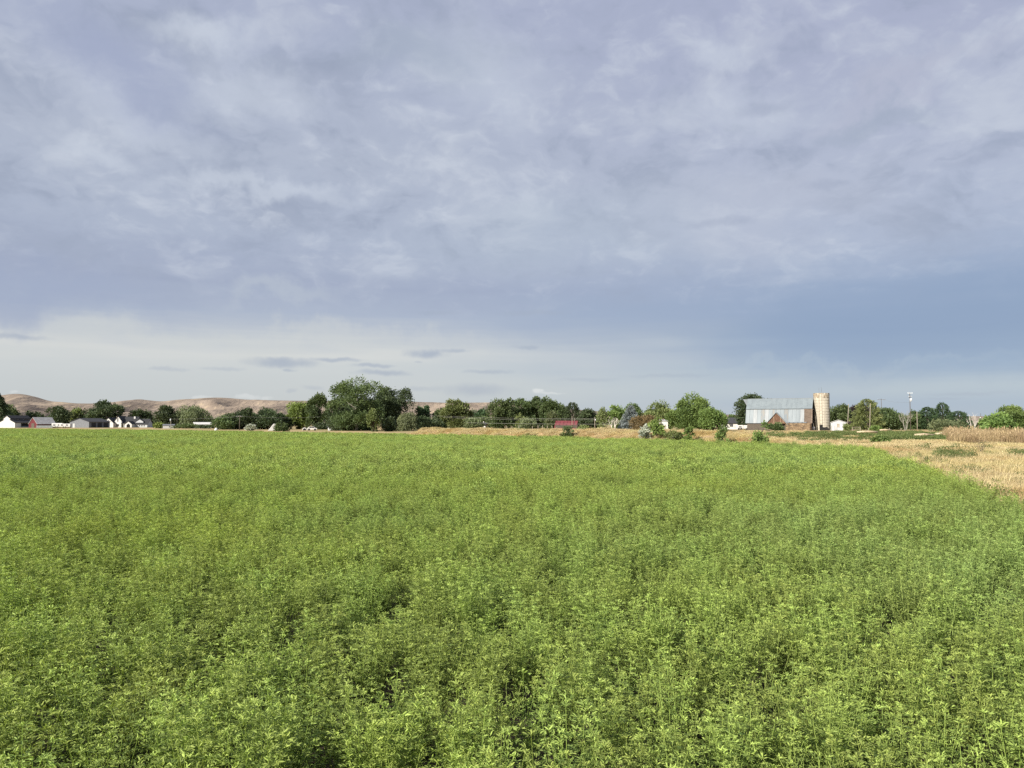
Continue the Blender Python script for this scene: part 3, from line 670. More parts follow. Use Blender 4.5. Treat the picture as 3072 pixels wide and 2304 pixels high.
# ------------------------------------------------------------------ trees and shrubs
def crown_leaves(kind, w, h, z0, n, L, r):
    """leaf centres, directions and tints of a crown of width w between heights z0 and h; also limb targets"""
    rx, rz = w / 2, (h - z0) / 2; cz = z0 + rz; lobes = []
    if kind in ('round', 'airy', 'dome', 'cottonwood', 'column', 'poplar', 'shrub'):
        K = {'round': 30, 'airy': 30, 'dome': 30, 'cottonwood': 46, 'column': 14, 'poplar': 18, 'shrub': 14}[kind]
        for k in range(K * 4):
            p = unit(r, 1)[0] * r.random() ** .24
            if kind == 'poplar': taper = 1.0 - .62 * max(p[2], -.3) ** 2 if p[2] > 0 else 1.0; p[:2] *= taper
            if kind in ('dome', 'shrub') and p[2] < -.5: p[2] *= .6
            rr = r.uniform(.15, .33) * (1.2 if kind in ('dome', 'round') else 1.0) * (.85 if kind == 'cottonwood' else 1.0)
            if kind in ('column', 'poplar'): rr *= 1.25
            q = np.array([p[0] * rx * (1 - rr), p[1] * rx * (1 - rr), cz + p[2] * rz * (1 - rr * .8)])
            lobes.append((q, rr * rx, rr * rz if kind in ('column', 'poplar') else rr * (rx * .6 + rz * .4)))
            if len(lobes) >= K: break
        per = n // len(lobes) + 1; Cn, Dn, Tn = [], [], []
        ext = {'airy': 1.12, 'cottonwood': 1.08}.get(kind, 1.0)
        for q, ra, rb in lobes:
            u = unit(r, per); u[:, 2] = np.where(u[:, 2] < -.45, -u[:, 2] * .6, u[:, 2]); u /= np.linalg.norm(u, axis=1, keepdims=True)
            rad = (.62 + .45 * r.random((per, 1)) ** .7) * ext
            sp = per // 6 + 1; off = r.normal(0, .10, (sp, 3))[r.integers(0, sp, per)]
            c = q + (u * rad + off) * [ra, ra, rb] + r.normal(0, L * .3, (per, 3)); Cn.append(c); Dn.append(u + r.normal(0, .5, (per, 3)) + [0, 0, .15])
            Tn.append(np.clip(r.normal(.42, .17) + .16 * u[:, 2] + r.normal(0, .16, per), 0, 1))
        c, d, tn = np.concatenate(Cn), np.concatenate(Dn), np.concatenate(Tn)
        c[:, 2] = np.clip(c[:, 2], z0 * .5 if kind != 'shrub' else .02, h * 1.01 + L)
        return c, d, tn, [q for q, _, _ in lobes]
    if kind in ('conifer', 'pine'):
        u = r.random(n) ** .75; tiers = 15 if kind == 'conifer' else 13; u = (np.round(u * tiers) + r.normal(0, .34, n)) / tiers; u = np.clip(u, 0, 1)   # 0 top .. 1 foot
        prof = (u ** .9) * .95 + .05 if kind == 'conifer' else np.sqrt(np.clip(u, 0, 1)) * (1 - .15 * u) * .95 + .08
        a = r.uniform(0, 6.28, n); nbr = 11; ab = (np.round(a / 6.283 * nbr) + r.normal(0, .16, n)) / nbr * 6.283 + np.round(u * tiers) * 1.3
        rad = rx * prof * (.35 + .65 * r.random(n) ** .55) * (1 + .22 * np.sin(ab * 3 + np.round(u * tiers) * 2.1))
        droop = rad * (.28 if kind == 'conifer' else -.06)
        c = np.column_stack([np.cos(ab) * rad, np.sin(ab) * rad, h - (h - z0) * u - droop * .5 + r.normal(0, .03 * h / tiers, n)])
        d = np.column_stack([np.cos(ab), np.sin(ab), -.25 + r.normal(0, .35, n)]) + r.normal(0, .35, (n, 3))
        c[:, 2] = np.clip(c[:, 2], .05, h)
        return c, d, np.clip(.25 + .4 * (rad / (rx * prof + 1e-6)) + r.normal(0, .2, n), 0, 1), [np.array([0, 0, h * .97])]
    if kind == 'willow':
        K = 20; per = n // K + 1; Cn, Dn, Tn = [], [], []; tg = []
        for k in range(K):
            u = unit(r, 1)[0]; u[2] = abs(u[2]); q = np.array([u[0] * rx * .68, u[1] * rx * .68, cz + rz * (.15 + .62 * u[2]) - rz * .25]); tg.append(q)
            a = unit(r, per) ; a[:, 2] = np.abs(a[:, 2]); rr = rx * r.uniform(.26, .40); fall = r.random(per) ** 1.6 * (q[2] - z0) * .8
            c = q + a * rr * [1, 1, .9]; c[:, 2] -= fall; c[:, :2] += a[:, :2] * (fall * .12)[:, None] + r.normal(0, rr * .08, (per, 2)); Cn.append(c)
            Dn.append(np.column_stack([a[:, :2] * .3, -np.ones(per)]) + r.normal(0, .3, (per, 3))); Tn.append(np.clip(r.normal(.45, .15) + r.normal(0, .2, per), 0, 1))
        c = np.concatenate(Cn); c[:, 2] = np.clip(c[:, 2], .05, h)
        return c, np.concatenate(Dn), np.concatenate(Tn), tg
    raise ValueError(kind)


def limbs(mb, base_r, h, targets, r, z_fork=.35):
    top = Vector((r.normal(0, .02) * h, r.normal(0, .02) * h, h * .72)); tr = [Vector((0, 0, -.1)), Vector((r.normal(0, .01) * h, r.normal(0, .01) * h, h * .28)), top * .75 + Vector((0, 0, 0)), top]
    mb.tube(tr, [base_r, base_r * .78, base_r * .45, base_r * .15], 7)
    for q in targets:
        q = Vector(q); z = min(max(q.z * r.uniform(.35, .6), h * .12), h * .6); s0 = Vector((tr[1].x * z / (h * .28) if z < h * .28 else tr[1].x, tr[1].y, z))
        e = s0.lerp(q, .92); m_ = s0.lerp(e, .5) + Vector((0, 0, -(q - s0).length * .08)); k = base_r * .42
        mb.tube([s0, m_, e], [k, k * .6, k * .15], 5, False)


def tree(name, kind, x0, x1, ytop, D, col, label, z0=.03, base=0.0, bark='bark', dens=1.0, cat='tree', group=None, leaf=4.6, seed=None, limbn=10, tr_r=None):
    w = (x1 - x0) / F * D; h = Z(ytop, D) - base; cx = X((x0 + x1) / 2, D); sd_ = seed if seed is not None else int(x0 * 7 + ytop) % 100000 + 11
    r = np.random.default_rng(sd_); area = (x1 - x0) * h * F / D; n = int(np.clip(area * 1.15 * dens, 400, 19000)); L = leaf * 1.08 * D / F
    root = thing(name, label, cat, (cx, D, base), float(r.uniform(0, .0001)), group)
    c, d, tn, tg = crown_leaves(kind, w, h, z0 * h, n, L, r)
    # fit the crown to its real width, height and foot
    a_, b_ = np.percentile(c[:, 0], (.4, 99.6)); kx = w / (b_ - a_); zl, zh = np.percentile(c[:, 2], 1), c[:, 2].max() + L * .4; zt = min(z0 * h, h * .3)
    f = lambda q: np.column_stack([(q[:, 0] - (a_ + b_) / 2) * kx, q[:, 1] * kx, zt + (q[:, 2] - zl) * (h - zt) / (zh - zl)])
    c = f(c); c[:, 2] = np.maximum(c[:, 2], .03); tg = list(f(np.array(tg))) if len(tg) > 1 else tg
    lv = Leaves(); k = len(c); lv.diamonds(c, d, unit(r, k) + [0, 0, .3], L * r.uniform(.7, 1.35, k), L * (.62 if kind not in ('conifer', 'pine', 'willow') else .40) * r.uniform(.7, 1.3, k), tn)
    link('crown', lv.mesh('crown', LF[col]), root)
    mb = MB(); br = tr_r or max(.035, min(.045 * h, .07 * w + .02))
    if kind in ('conifer', 'pine'): mb.tube([(0, 0, -.1), (0, 0, h * .5), (0, 0, h * .97)], [br, br * .6, br * .12], 7)
    else: limbs(mb, br, h, [tg[i] for i in r.permutation(len(tg))[:limbn]], r)
    mb.build('trunk', bark, root, smooth=True)
    return root


def bare_tree(name, x0, x1, ytop, D, label, bark, nst=3, seed=1, twig=1.0, depth=4):
    r = np.random.default_rng(seed); w = (x1 - x0) / F * D; h = Z(ytop, D); root = thing(name, label, 'tree', (X((x0 + x1) / 2, D), D, 0))
    mb, tw = MB(), MB()
    def grow(p, d, ln, rad, lev):
        q = p + d * ln; m_ = p + d * ln * .5 + Vector(r.normal(0, ln * .06, 3)); (mb if lev >= depth - 1 else tw).tube([p, m_, q], [rad, rad * .85, rad * .62], 6 if lev >= depth - 1 else 4, False)
        if lev == 0: return
        for k in range(3 if lev > 1 else 2):
            nd = (d + Vector(r.normal(0, .38, 3)) + Vector((0, 0, .18))).normalized(); grow(q, nd, ln * r.uniform(.55, .8), rad * .6, lev - 1)
    for k in range(nst):
        a = 6.28 * k / nst + r.uniform(0, 1); sp = r.uniform(.15, .42); b = Vector((math.cos(a), math.sin(a), 0)) * w * .06
        grow(b + Vector((0, 0, -.1)), Vector((math.cos(a) * sp, math.sin(a) * sp, 1)).normalized(), h * .36, .022 * h * twig, depth)
    # fit to the wanted height and width
    zs = [v[2] for v in mb.v + tw.v]; xs = [abs(v[0]) for v in mb.v + tw.v]; kz = h / max(zs); kx = min(w / 2 / max(xs), 1.25)
    for b_ in (mb, tw): b_.v = [(v[0] * kx, v[1] * kx, v[2] * kz) for v in b_.v]
    mb.build('trunk', bark, root, smooth=True); tw.build('branches', bark, root)
    return root


T = [  # name, kind, x0, x1, ytop, distance, colour, label, options
 ('conifer_tree', 'conifer', -75, 42, 1170, 405, 'dk', 'tall dark evergreen tree at the left edge behind the white gabled barn', {}),
 ('leafy_tree', 'round', 10, 56, 1212, 430, 'md', 'dark leafy tree rising behind the black barn roof at far left', {}),
 ('leafy_tree', 'round', 78, 105, 1232, 440, 'dk', 'left one of two small dark trees behind the red barn', {}),
 ('leafy_tree', 'round', 101, 125, 1233, 442, 'dk', 'right one of two small dark trees behind the red barn', {}),
 ('leafy_tree', 'round', 132, 212, 1217, 415, 'dk', 'broad round dark tree beside the pale roof of the red barn', {}),
 ('leafy_tree', 'round', 203, 228, 1233, 440, 'ol', 'small olive tree touching the broad round dark tree', {}),
 ('leafy_tree', 'airy', 214, 253, 1223, 445, 'ol', 'pale olive tree behind the grey shed', {}),
 ('leafy_tree', 'airy', 260, 364, 1198, 450, 'dk', 'large dark open-crowned tree between the grey shed and white house', {'dens': .9}),
 ('leafy_tree', 'round', 390, 452, 1227, 455, 'dk', 'dark round tree rising behind the white farmhouse', {}),
 ('leafy_tree', 'round', 440, 478, 1249, 458, 'dk', 'low dark tree right behind the end of the white farmhouse', {}),
 ('leafy_tree', 'round', 470, 532, 1215, 440, 'dk', 'dark tree behind the utility pole with the white lamp', {}),
 ('willow_tree', 'willow', 520, 630, 1210, 445, 'wl', 'broad grey-green spreading tree right of the lamp pole', {'dens': 1.1}),
 ('leafy_tree', 'round', 618, 641, 1246, 470, 'md', 'small tree in the gap right of the broad grey-green tree', {}),
 ('leafy_tree', 'round', 642, 702, 1246, 410, 'md', 'low dark green tree left of the wooden power pole', {}),
 ('leafy_tree', 'round', 686, 768, 1221, 420, 'dk', 'dark tree standing behind the wooden power pole', {}),
 ('leafy_tree', 'round', 758, 852, 1222, 425, 'dk', 'wide dark tree behind the small white tent', {}),
 ('leafy_tree', 'round', 835, 880, 1250, 430, 'dk', 'low dark tree left of the yellow-green tree', {}),
 ('leafy_tree', 'round', 855, 938, 1204, 262, 'yg', 'yellow-green leafy tree left of the pointed poplar', {'z0': .02}),
 ('poplar_tree', 'poplar', 922, 988, 1177, 256, 'md', 'pointed green poplar left of the tallest tree', {'z0': .02}),
 ('cottonwood_tree', 'cottonwood', 985, 1156, 1124, 200, 'md', 'tallest broad cottonwood with pale forking trunk', {'z0': .05, 'bark': 'pale_bark', 'seed': 77, 'dens': 1.35, 'limbn': 16, 'tr_r': .42}),
 ('leafy_tree', 'dome', 1122, 1234, 1156, 216, 'dk', 'tall dark tree leaning against the right of the cottonwood', {'z0': .03, 'dens': 1.2}),
 ('leafy_tree', 'column', 1103, 1139, 1225, 178, 'ol', 'narrow olive green tree in front of the cottonwood', {'z0': .02}),
 ('shrub', 'dome', 1153, 1192, 1248, 182, 'dk', 'dark bush below the tall dark tree left of the bank', {'z0': .0, 'cat': 'shrub'}),
 ('shrub', 'dome', 988, 1050, 1254, 205, 'dk', 'dark undergrowth bush left of the cottonwood trunk', {'z0': .0, 'cat': 'shrub'}),
 ('willow_tree', 'willow', 1192, 1252, 1231, 195, 'wl', 'drooping grey-green tree above the left end of the bank', {'z0': .0}),
 ('conifer_tree', 'poplar', 1245, 1270, 1217, 228, 'cn', 'left one of two narrow blackish evergreens past the bank end', {}),
 ('conifer_tree', 'poplar', 1262, 1290, 1212, 230, 'cn', 'right one of two narrow blackish evergreens past the bank end', {}),
 ('leafy_tree', 'round', 1238, 1325, 1246, 215, 'dk', 'low wide dark tree below the two narrow evergreens', {'z0': .0}),
 ('leafy_tree', 'round', 1298, 1352, 1223, 232, 'md', 'green tree left of the ragged olive tree', {'z0': .02}),
 ('leafy_tree', 'airy', 1320, 1414, 1196, 222, 'ol', 'ragged olive tree standing alone above the middle of the bank', {'z0': .02}),
 ('conifer_tree', 'round', 1402, 1468, 1223, 330, 'cn', 'far dark evergreen clump behind the small white gabled house', {}),
 ('shrub', 'dome', 1395, 1450, 1252, 215, 'wl', 'low grey-green bush left of the small white gabled house', {'z0': .0, 'cat': 'shrub'}),
 ('leafy_tree', 'round', 1462, 1545, 1192, 255, 'md', 'leftmost tall tree of the large grove behind the bank', {'z0': .02}),
 ('leafy_tree', 'round', 1526, 1602, 1191, 262, 'md', 'second tall tree from the left in the large grove', {'z0': .02}),
 ('leafy_tree', 'round', 1578, 1645, 1187, 266, 'md', 'third tall tree from the left in the large grove', {'z0': .02}),
 ('leafy_tree', 'round', 1622, 1693, 1186, 258, 'md', 'rightmost tall tree of the large grove, above the red roof', {'z0': .02}),
 ('shrub', 'dome', 1548, 1580, 1238, 218, 'ol', 'small pale green bush above the rounded willow bush', {'z0': .0, 'cat': 'shrub'}),
 ('shrub', 'dome', 1552, 1618, 1249, 190, 'wl', 'rounded dome-shaped willow bush behind the wire fence', {'z0': .0, 'cat': 'shrub'}),
 ('leafy_tree', 'round', 1640, 1675, 1232, 240, 'wl', 'greyish tree just left of the red roof', {'z0': .02}),
 ('leafy_tree', 'round', 1664, 1716, 1210, 290, 'dk', 'dark tree behind the left half of the red roof', {'z0': .02}),
 ('conifer_tree', 'pine', 1690, 1745, 1206, 285, 'dk', 'pointed dark tree behind the right half of the red roof', {'z0': .02}),
 ('leafy_tree', 'round', 1735, 1800, 1223, 280, 'dk', 'dark spiky tree behind the thin pole with the white box', {'z0': .02}),
 ('poplar_tree', 'poplar', 1790, 1826, 1220, 168, 'ol', 'thin sparse olive poplar with pale stem beside the dead tree', {'z0': .04, 'dens': .42, 'bark': 'white_bark', 'limbn': 6, 'tr_r': .10}),
 ('leafy_tree', 'round', 1822, 1878, 1213, 215, 'bg', 'dark green tree behind the white dead tree', {'z0': .02, 'dens': 1.1}),
 ('leafy_tree', 'round', 1870, 1932, 1207, 240, 'md', 'dark leafy tree behind the blue spruce', {'z0': .02}),
 ('spruce_tree', 'conifer', 1850, 1932, 1214, 172, 'bs', 'silvery blue spruce tree behind the bank', {'z0': .0, 'dens': 1.3}),
 ('leafy_tree', 'dome', 1928, 2024, 1199, 250, 'ol', 'dome-topped olive brown tree between the spruce and the large green tree', {'z0': .02}),
 ('shrub', 'dome', 1893, 1985, 1242, 145, 'rd', 'rusty brown-green bush right of the blue spruce', {'z0': .0, 'cat': 'shrub'}),
 ('leafy_tree', 'dome', 2004, 2140, 1174, 182, 'bg', 'large round green tree left of the barn', {'z0': .03, 'dens': 1.15}),
 ('leafy_tree', 'dome', 2096, 2180, 1218, 176, 'bg', 'lower green tree at the right side of the large round tree', {'z0': .0}),
 ('leafy_tree', 'round', 2186, 2222, 1242, 330, 'md', 'small far tree behind the white house with grey roof', {}),
 ('leafy_tree', 'round', 2210, 2332, 1177, 252, 'dk', 'dark tree rising behind the left end of the barn roof', {'z0': .02, 'dens': 1.15, 'leaf': 5}),
 ('leafy_tree', 'round', 2470, 2546, 1210, 262, 'md', 'green tree behind the little white shed', {'z0': .02}),
 ('leafy_tree', 'round', 2528, 2606, 1211, 268, 'pu', 'dark purple-leaved tree behind the leaning pole', {'z0': .0}),
 ('pine_tree', 'pine', 2558, 2645, 1196, 205, 'ol', 'ragged pine with drooping pale branches right of the leaning pole', {'z0': .06, 'dens': .9}),
 ('leafy_tree', 'round', 2590, 2705, 1224, 232, 'md', 'wide green tree right of the ragged pine', {'z0': .0}),
 ('leafy_tree', 'round', 2720, 2768, 1229, 250, 'md', 'green tree behind the power pole with transformers', {'z0': .0}),
 ('conifer_tree', 'pine', 2748, 2814, 1220, 248, 'cn', 'leftmost of three dark evergreens at the right', {'z0': .0}),
 ('conifer_tree', 'pine', 2800, 2854, 1207, 256, 'cn', 'tallest, middle one of three dark evergreens at the right', {'z0': .0}),
 ('conifer_tree', 'pine', 2836, 2912, 1232, 240, 'cn', 'rightmost, lowest of three dark evergreens at the right', {'z0': .0}),
 ('willow_tree', 'dome', 2793, 2886, 1256, 172, 'wl', 'low dome-shaped willow in front of the three evergreens', {'z0': .0}),
 ('conifer_tree', 'conifer', 2922, 2938, 1267, 200, 'cn', 'left one of two tiny dark cone-shaped evergreens by the white bare tree', {'z0': .0}),
 ('conifer_tree', 'conifer', 2934, 2951, 1265, 202, 'cn', 'right one of two tiny dark cone-shaped evergreens by the white bare tree', {'z0': .0}),
 ('leafy_tree', 'dome', 2950, 3032, 1236, 122, 'bg', 'bright green glossy round tree near the right edge', {'z0': .0, 'leaf': 7}),
 ('leafy_tree', 'round', 2990, 3130, 1213, 128, 'bg', 'tall green tree cut off by the right edge', {'z0': .0}),
 ('leafy_tree', 'round', 990, 1110, 1186, 212, 'dk', 'dark lower tree behind the cottonwood trunk', {'z0': .0}),
 ('leafy_tree', 'round', 655, 735, 1237, 432, 'dk', 'dark tree filling the gap left of the tree behind the power pole', {}),
 ('leafy_tree', 'round', 726, 806, 1234, 436, 'dk', 'dark tree between the power pole and the wide dark tree', {}),
 ('leafy_tree', 'round', 806, 872, 1242, 440, 'dk', 'low dark tree behind the bush by the white tent', {}),
 ('shrub', 'dome', 1040, 1112, 1262, 210, 'dk', 'dark undergrowth bush right of the cottonwood trunk', {'z0': .0, 'cat': 'shrub'}),
 ('shrub', 'dome', 940, 1000, 1266, 250, 'dk', 'dark undergrowth bush behind the parked white car', {'z0': .0, 'cat': 'shrub'}),
 ('leafy_tree', 'round', 1406, 1476, 1246, 300, 'md', 'low green tree behind the small white gabled house', {}),
 ('leafy_tree', 'round', 2640, 2722, 1238, 255, 'md', 'dark green tree left of the grey leafless tree', {'z0': .0}),
 ('leafy_tree', 'round', 2692, 2766, 1246, 262, 'dk', 'low dark tree behind the grey leafless tree', {'z0': .0}),
 ('leafy_tree', 'round', 2760, 2830, 1246, 262, 'dk', 'low dark tree between the first two dark evergreens', {'z0': .0}),
 ('leafy_tree', 'round', 2462, 2520, 1232, 275, 'dk', 'dark tree peeping out right behind the silo', {'z0': .0}),
 ('shrub', 'dome', 2540, 2600, 1256, 240, 'pu', 'low dark purple bush behind the rail fence', {'z0': .0, 'cat': 'shrub'}),
 ('shrub', 'dome', 463, 490, 1266, 390, 'yg', 'small yellow-green bush right of the white farmhouse', {'z0': .0, 'cat': 'shrub'}),
 ('shrub', 'dome', 527, 592, 1272, 385, 'md', 'low dark hedge bush left of the white-roofed building', {'z0': .0, 'cat': 'shrub'}),
 ('shrub', 'dome', 592, 640, 1276, 372, 'dk', 'low dark bushes in front of the white-roofed building', {'z0': .0, 'cat': 'shrub'}),
 ('shrub', 'dome', 738, 768, 1271, 345, 'sg', 'pale grey-green round bush right of the wooden power pole', {'z0': .0, 'cat': 'shrub'}),
 ('shrub', 'dome', 825, 866, 1267, 288, 'md', 'dark green bush just right of the small white tent', {'seed': 5, 'z0': .0, 'cat': 'shrub'}),
 ('shrub', 'dome', 1733, 1765, 1273, 130, 'ol', 'small yellowish bush right of the red roof', {'z0': .0, 'cat': 'shrub'}),
 ('shrub', 'dome', 2318, 2348, 1266, 203, 'md', 'green bush growing at the barn doorway', {'z0': .0, 'cat': 'shrub'}),
 ('shrub', 'dome', 2296, 2322, 1270, 204, 'md', 'low green bush under the left eave of the barn', {'z0': .0, 'cat': 'shrub'}),
 ('shrub', 'dome', 2530, 2548, 1270, 200, 'ol', 'small bush at the right corner of the white shed', {'z0': .0, 'cat': 'shrub'}),
 ('shrub', 'dome', 2608, 2642, 1276, 190, 'bg', 'green bush at the foot of the middle bare pole', {'z0': .0, 'cat': 'shrub'}),
 ('shrub', 'dome', 2612, 2664, 1304, 64, 'bg', 'round bright green bush at the corner of the crop', {'z0': .0, 'cat': 'shrub', 'leaf': 5.5}),
]
for nm, kd, x0, x1, yt, D, col, lb, kw in T:
    if D > 280 and 640 < x0 < 880: D *= .60
    elif D > 320 and 460 < x0 <= 640: D *= .82
    tree(nm, kd, x0, x1, yt, D, col, lb, **kw)


def bank_z(px):
    """a spot on the face of the bank seen at photo column px, t metres behind the crop edge"""
    c = F * BK[:, 0] / BK[:, 1] + CX; return int(np.argmin(np.abs(c - px)))


for x0, x1, yt, tt, col, kd, lb in [
        (1682, 1720, 1275, .9, 'md', 'shrub', 'dark green bush on the bank in front of the red roof'),
        (1917, 1952, 1271, 1.3, 'sg', 'shrub', 'silvery grey sagebrush on the bank left of the bright green bush'),
        (1947, 1992, 1249, 2.0, 'yg', 'shrub', 'bright yellow-green upright bush on the bank'),
        (1990, 2050, 1290, .9, 'ol', 'shrub', 'low wide olive weed bush right of the upright bright bush'),
        (2050, 2082, 1275, 1.0, 'bg', 'shrub', 'tall leafy green weed bush at the middle of the bank foot'),
        (2144, 2184, 1282, .9, 'bg', 'shrub', 'pointed green bush on the bank under the lower green tree'),
        (2256, 2298, 1260, 2.2, 'bg', 'shrub', 'tall green sapling in front of the barn\'s left end')]:
    i = bank_z((x0 + x1) / 2); p = BK[i] + BN[i] * tt; zb = float(np.interp(tt, TT, bv[i, :, 2])) - .04
    c = (x0 + x1) / 2; D = float(p[1]); tree('shrub', kd, x0, x1, yt, D, col, lb, z0=.0, base=zb, cat='shrub', leaf=5.2, dens=.42)

bare_tree('dead_tree', 1822, 1862, 1250, 160, 'white dead leafless tree with forked limbs behind the bank', 'white_bark', 3, 4, 1.0, 3)
bare_tree('bare_tree', 2692, 2736, 1231, 214, 'grey leafless shrubby tree left of the transformer pole', 'pale_bark', 5, 8, .8, 3)
bare_tree('bare_tree', 2898, 2938, 1236, 150, 'whitish leafless tree rising above the tall dry stalks', 'white_bark', 3, 12, .7, 3)


# ------------------------------------------------------------------ buildings
def box(name, m, parent, x0, x1, y0, y1, z0, z1): return MB().box(x0, x1, y0, y1, z0, z1).build(name, m, parent)


def window(parent, x, z, w, h, y, face='y', fr='trim', pane='glass', sgn=-1):
    """a framed window proud of a wall at y (or x) = y; sgn the side it looks to"""
    t = .09
    mb = MB()
    for a0, a1, b0, b1 in ((x - w / 2 - t, x + w / 2 + t, z - t, z), (x - w / 2 - t, x + w / 2 + t, z + h, z + h + t), (x - w / 2 - t, x - w / 2, z, z + h), (x + w / 2, x + w / 2 + t, z, z + h), (x - .02, x + .02, z, z + h)):
        if face == 'y': mb.box(a0, a1, min(y, y + sgn * .07), max(y, y + sgn * .07), b0, b1)
        else: mb.box(min(y, y + sgn * .07), max(y, y + sgn * .07), a0, a1, b0, b1)
    f = mb.build('window', fr, parent)
    p = MB()
    if face == 'y': p.box(x - w / 2, x + w / 2, min(y - sgn * .03, y + sgn * .03), max(y - sgn * .03, y + sgn * .03), z, z + h)
    else: p.box(min(y - sgn * .03, y + sgn * .03), max(y - sgn * .03, y + sgn * .03), x - w / 2, x + w / 2, z, z + h)
    p.build('pane', pane, f)
    return f


def gable_y(parent, x0, x1, y0, y1, ze, zr, wall, roof, over=.35, th=.14, z0=-.05, xr=None):
    """gabled block with its gables facing -y and +y"""
    xm = (x0 + x1) / 2 if xr is None else xr
    w = MB().prism_y([(x0, z0), (x1, z0), (x1, ze), (xm, zr), (x0, ze)], y0, y1).build('wall', wall, parent)
    ka = (zr - ze) / (xm - x0); kb = (zr - ze) / (x1 - xm); e = .012
    MB().slab((x0 - over, y0 - over, ze - over * ka + th + e), (xm, y0 - over, zr + th + e), (xm, y1 + over, zr + th + e), (x0 - over, y1 + over, ze - over * ka + th + e), th).build('roof_slope', roof, parent)
    MB().slab((xm + .004, y0 - over, zr + th + e), (x1 + over, y0 - over, ze - over * kb + th + e), (x1 + over, y1 + over, ze - over * kb + th + e), (xm + .004, y1 + over, zr + th + e), th).build('roof_slope', roof, parent)
    return w


def gable_x(parent, x0, x1, y0, y1, ze, zr, wall, roof, over=.35, th=.14, z0=-.05):
    """gabled block with its ridge along x, so that a roof slope faces -y"""
    ym = (y0 + y1) / 2; k = (zr - ze) / (ym - y0); e = .012
    w = MB().prism_x([(y0, z0), (y1, z0), (y1, ze), (ym, zr), (y0, ze)], x0, x1).build('wall', wall, parent)
    MB().slab((x0 - over, y0 - over, ze - over * k + th + e), (x1 + over, y0 - over, ze - over * k + th + e), (x1 + over, ym, zr + th + e), (x0 - over, ym, zr + th + e), th).build('roof_slope', roof, parent)
    MB().slab((x1 + over, y1 + over, ze - over * k + th + e), (x0 - over, y1 + over, ze - over * k + th + e), (x0 - over, ym + .004, zr + th + e), (x1 + over, ym + .004, zr + th + e), th).build('roof_slope', roof, parent)
    return w


# --- the old barn
BD = 220.0; bx = X(2340, BD); brot = -math.radians(26.5)
barn = thing('barn', 'old gambrel barn with weathered grey metal roof and brown plank dormer beside the silo', 'barn', (bx, BD, 0), brot)
Lb, hd = 18.2, 5.0; xl, xr = -Lb / 2, Lb / 2
ze, zb, zr = 2.15, 6.35, 9.15; yb = 3.35
MB().prism_x([(-4.7, -.05), (4.7, -.05), (4.7, ze), (yb - .15, zb - .12), (0, zr - .16), (-yb + .15, zb - .12), (-4.7, ze)], xl + .45, xr - .45).build('wall', 'dark_pole', barn)
npan = 13; pw = Lb / npan
for i in range(npan):      # upper front slope, one sheet beside the other
    a = xl + i * pw + .006; c_ = a + pw - .012; dz = .012 * (i % 2)
    MB().slab((a, -yb - .22, zb - .18 + dz), (c_, -yb - .22, zb - .18 + dz), (c_, -.03, zr + .05 + dz), (a, -.03, zr + .05 + dz), .06).build('roof_sheet', 'tin_a', barn)
    MB().slab((c_, yb + .22, zb - .18 + dz), (a, yb + .22, zb - .18 + dz), (a, .03, zr + .05 + dz), (c_, .03, zr + .05 + dz), .06).build('roof_sheet', 'tin_a', barn)
MB().tube([(xl - .1, 0, zr + .08), (xr + .1, 0, zr + .08)], [.09, .09], 6).build('ridge_cap', 'tin_c', barn)
kinds = ['tin_b', 'tin_b', 'tin_c', 'tin_b', 'tin_d', 'tin_c', 'tin_b', 'tin_d', 'tin_b', 'tin_b', 'tin_d', 'tin_b', 'tin_b', 'tin_b', 'tin_c']
npan = 17; pw = Lb / npan; rr = random.Random(3)
for i in range(npan):
    a = xl + i * pw + .012; c_ = a + pw - .024; dz = rr.uniform(0, .05)
    if i < 15:
        lift = rr.choice([0, 0, .12, .3]) if i > 8 else 0
        MB().slab((a, -hd - .05 + dz * .3, ze - .12 + lift), (c_, -hd - .05 + dz * .3, ze - .12 + lift * .6), (c_, -yb + .02, zb - .28), (a, -yb + .02, zb - .28), .05).build('roof_sheet', kinds[i], barn)
    MB().slab((c_, hd + .05, ze - .12), (a, hd + .05, ze - .12), (a, yb - .02, zb - .28), (c_, yb - .02, zb - .28), .05).build('roof_sheet', 'tin_d', barn)
MB().slab((xl + 4.2, -hd + 1.22, 5.5), (xl + 4.28, -hd + 1.25, 5.5), (xl + 3.9, -yb - .25, zb - .45), (xl + 3.78, -yb - .25, zb - .45), .02)
xs0 = xl + 15 * pw + .02          # two bays at the right have lost their sheets: open lath
for k in range(13):
    u0 = k / 13 + .012; u1 = u0 + .052
    P = lambda u: (-hd + u * (hd - yb), ze - .15 + u * (zb - .13 - ze))
    (y0, z0), (y1, z1) = P(u0), P(u1)
    MB().slab((xs0 + rr.uniform(-.25, .1), y0, z0), (xr - .02 + rr.uniform(-.05, .05), y0, z0), (xr - .02, y1, z1), (xs0 + rr.uniform(-.25, .1), y1, z1), .03).build('roof_lath', 'slat_wood', barn)
MB().slab((xr - .3, -hd - .06, ze - .14), (xr + .02, -hd - .06, ze - .14), (xr + .02, -yb - .02, zb - .24), (xr - .3, -yb - .02, zb - .24), .06).build('barge_board', 'slat_wood', barn)
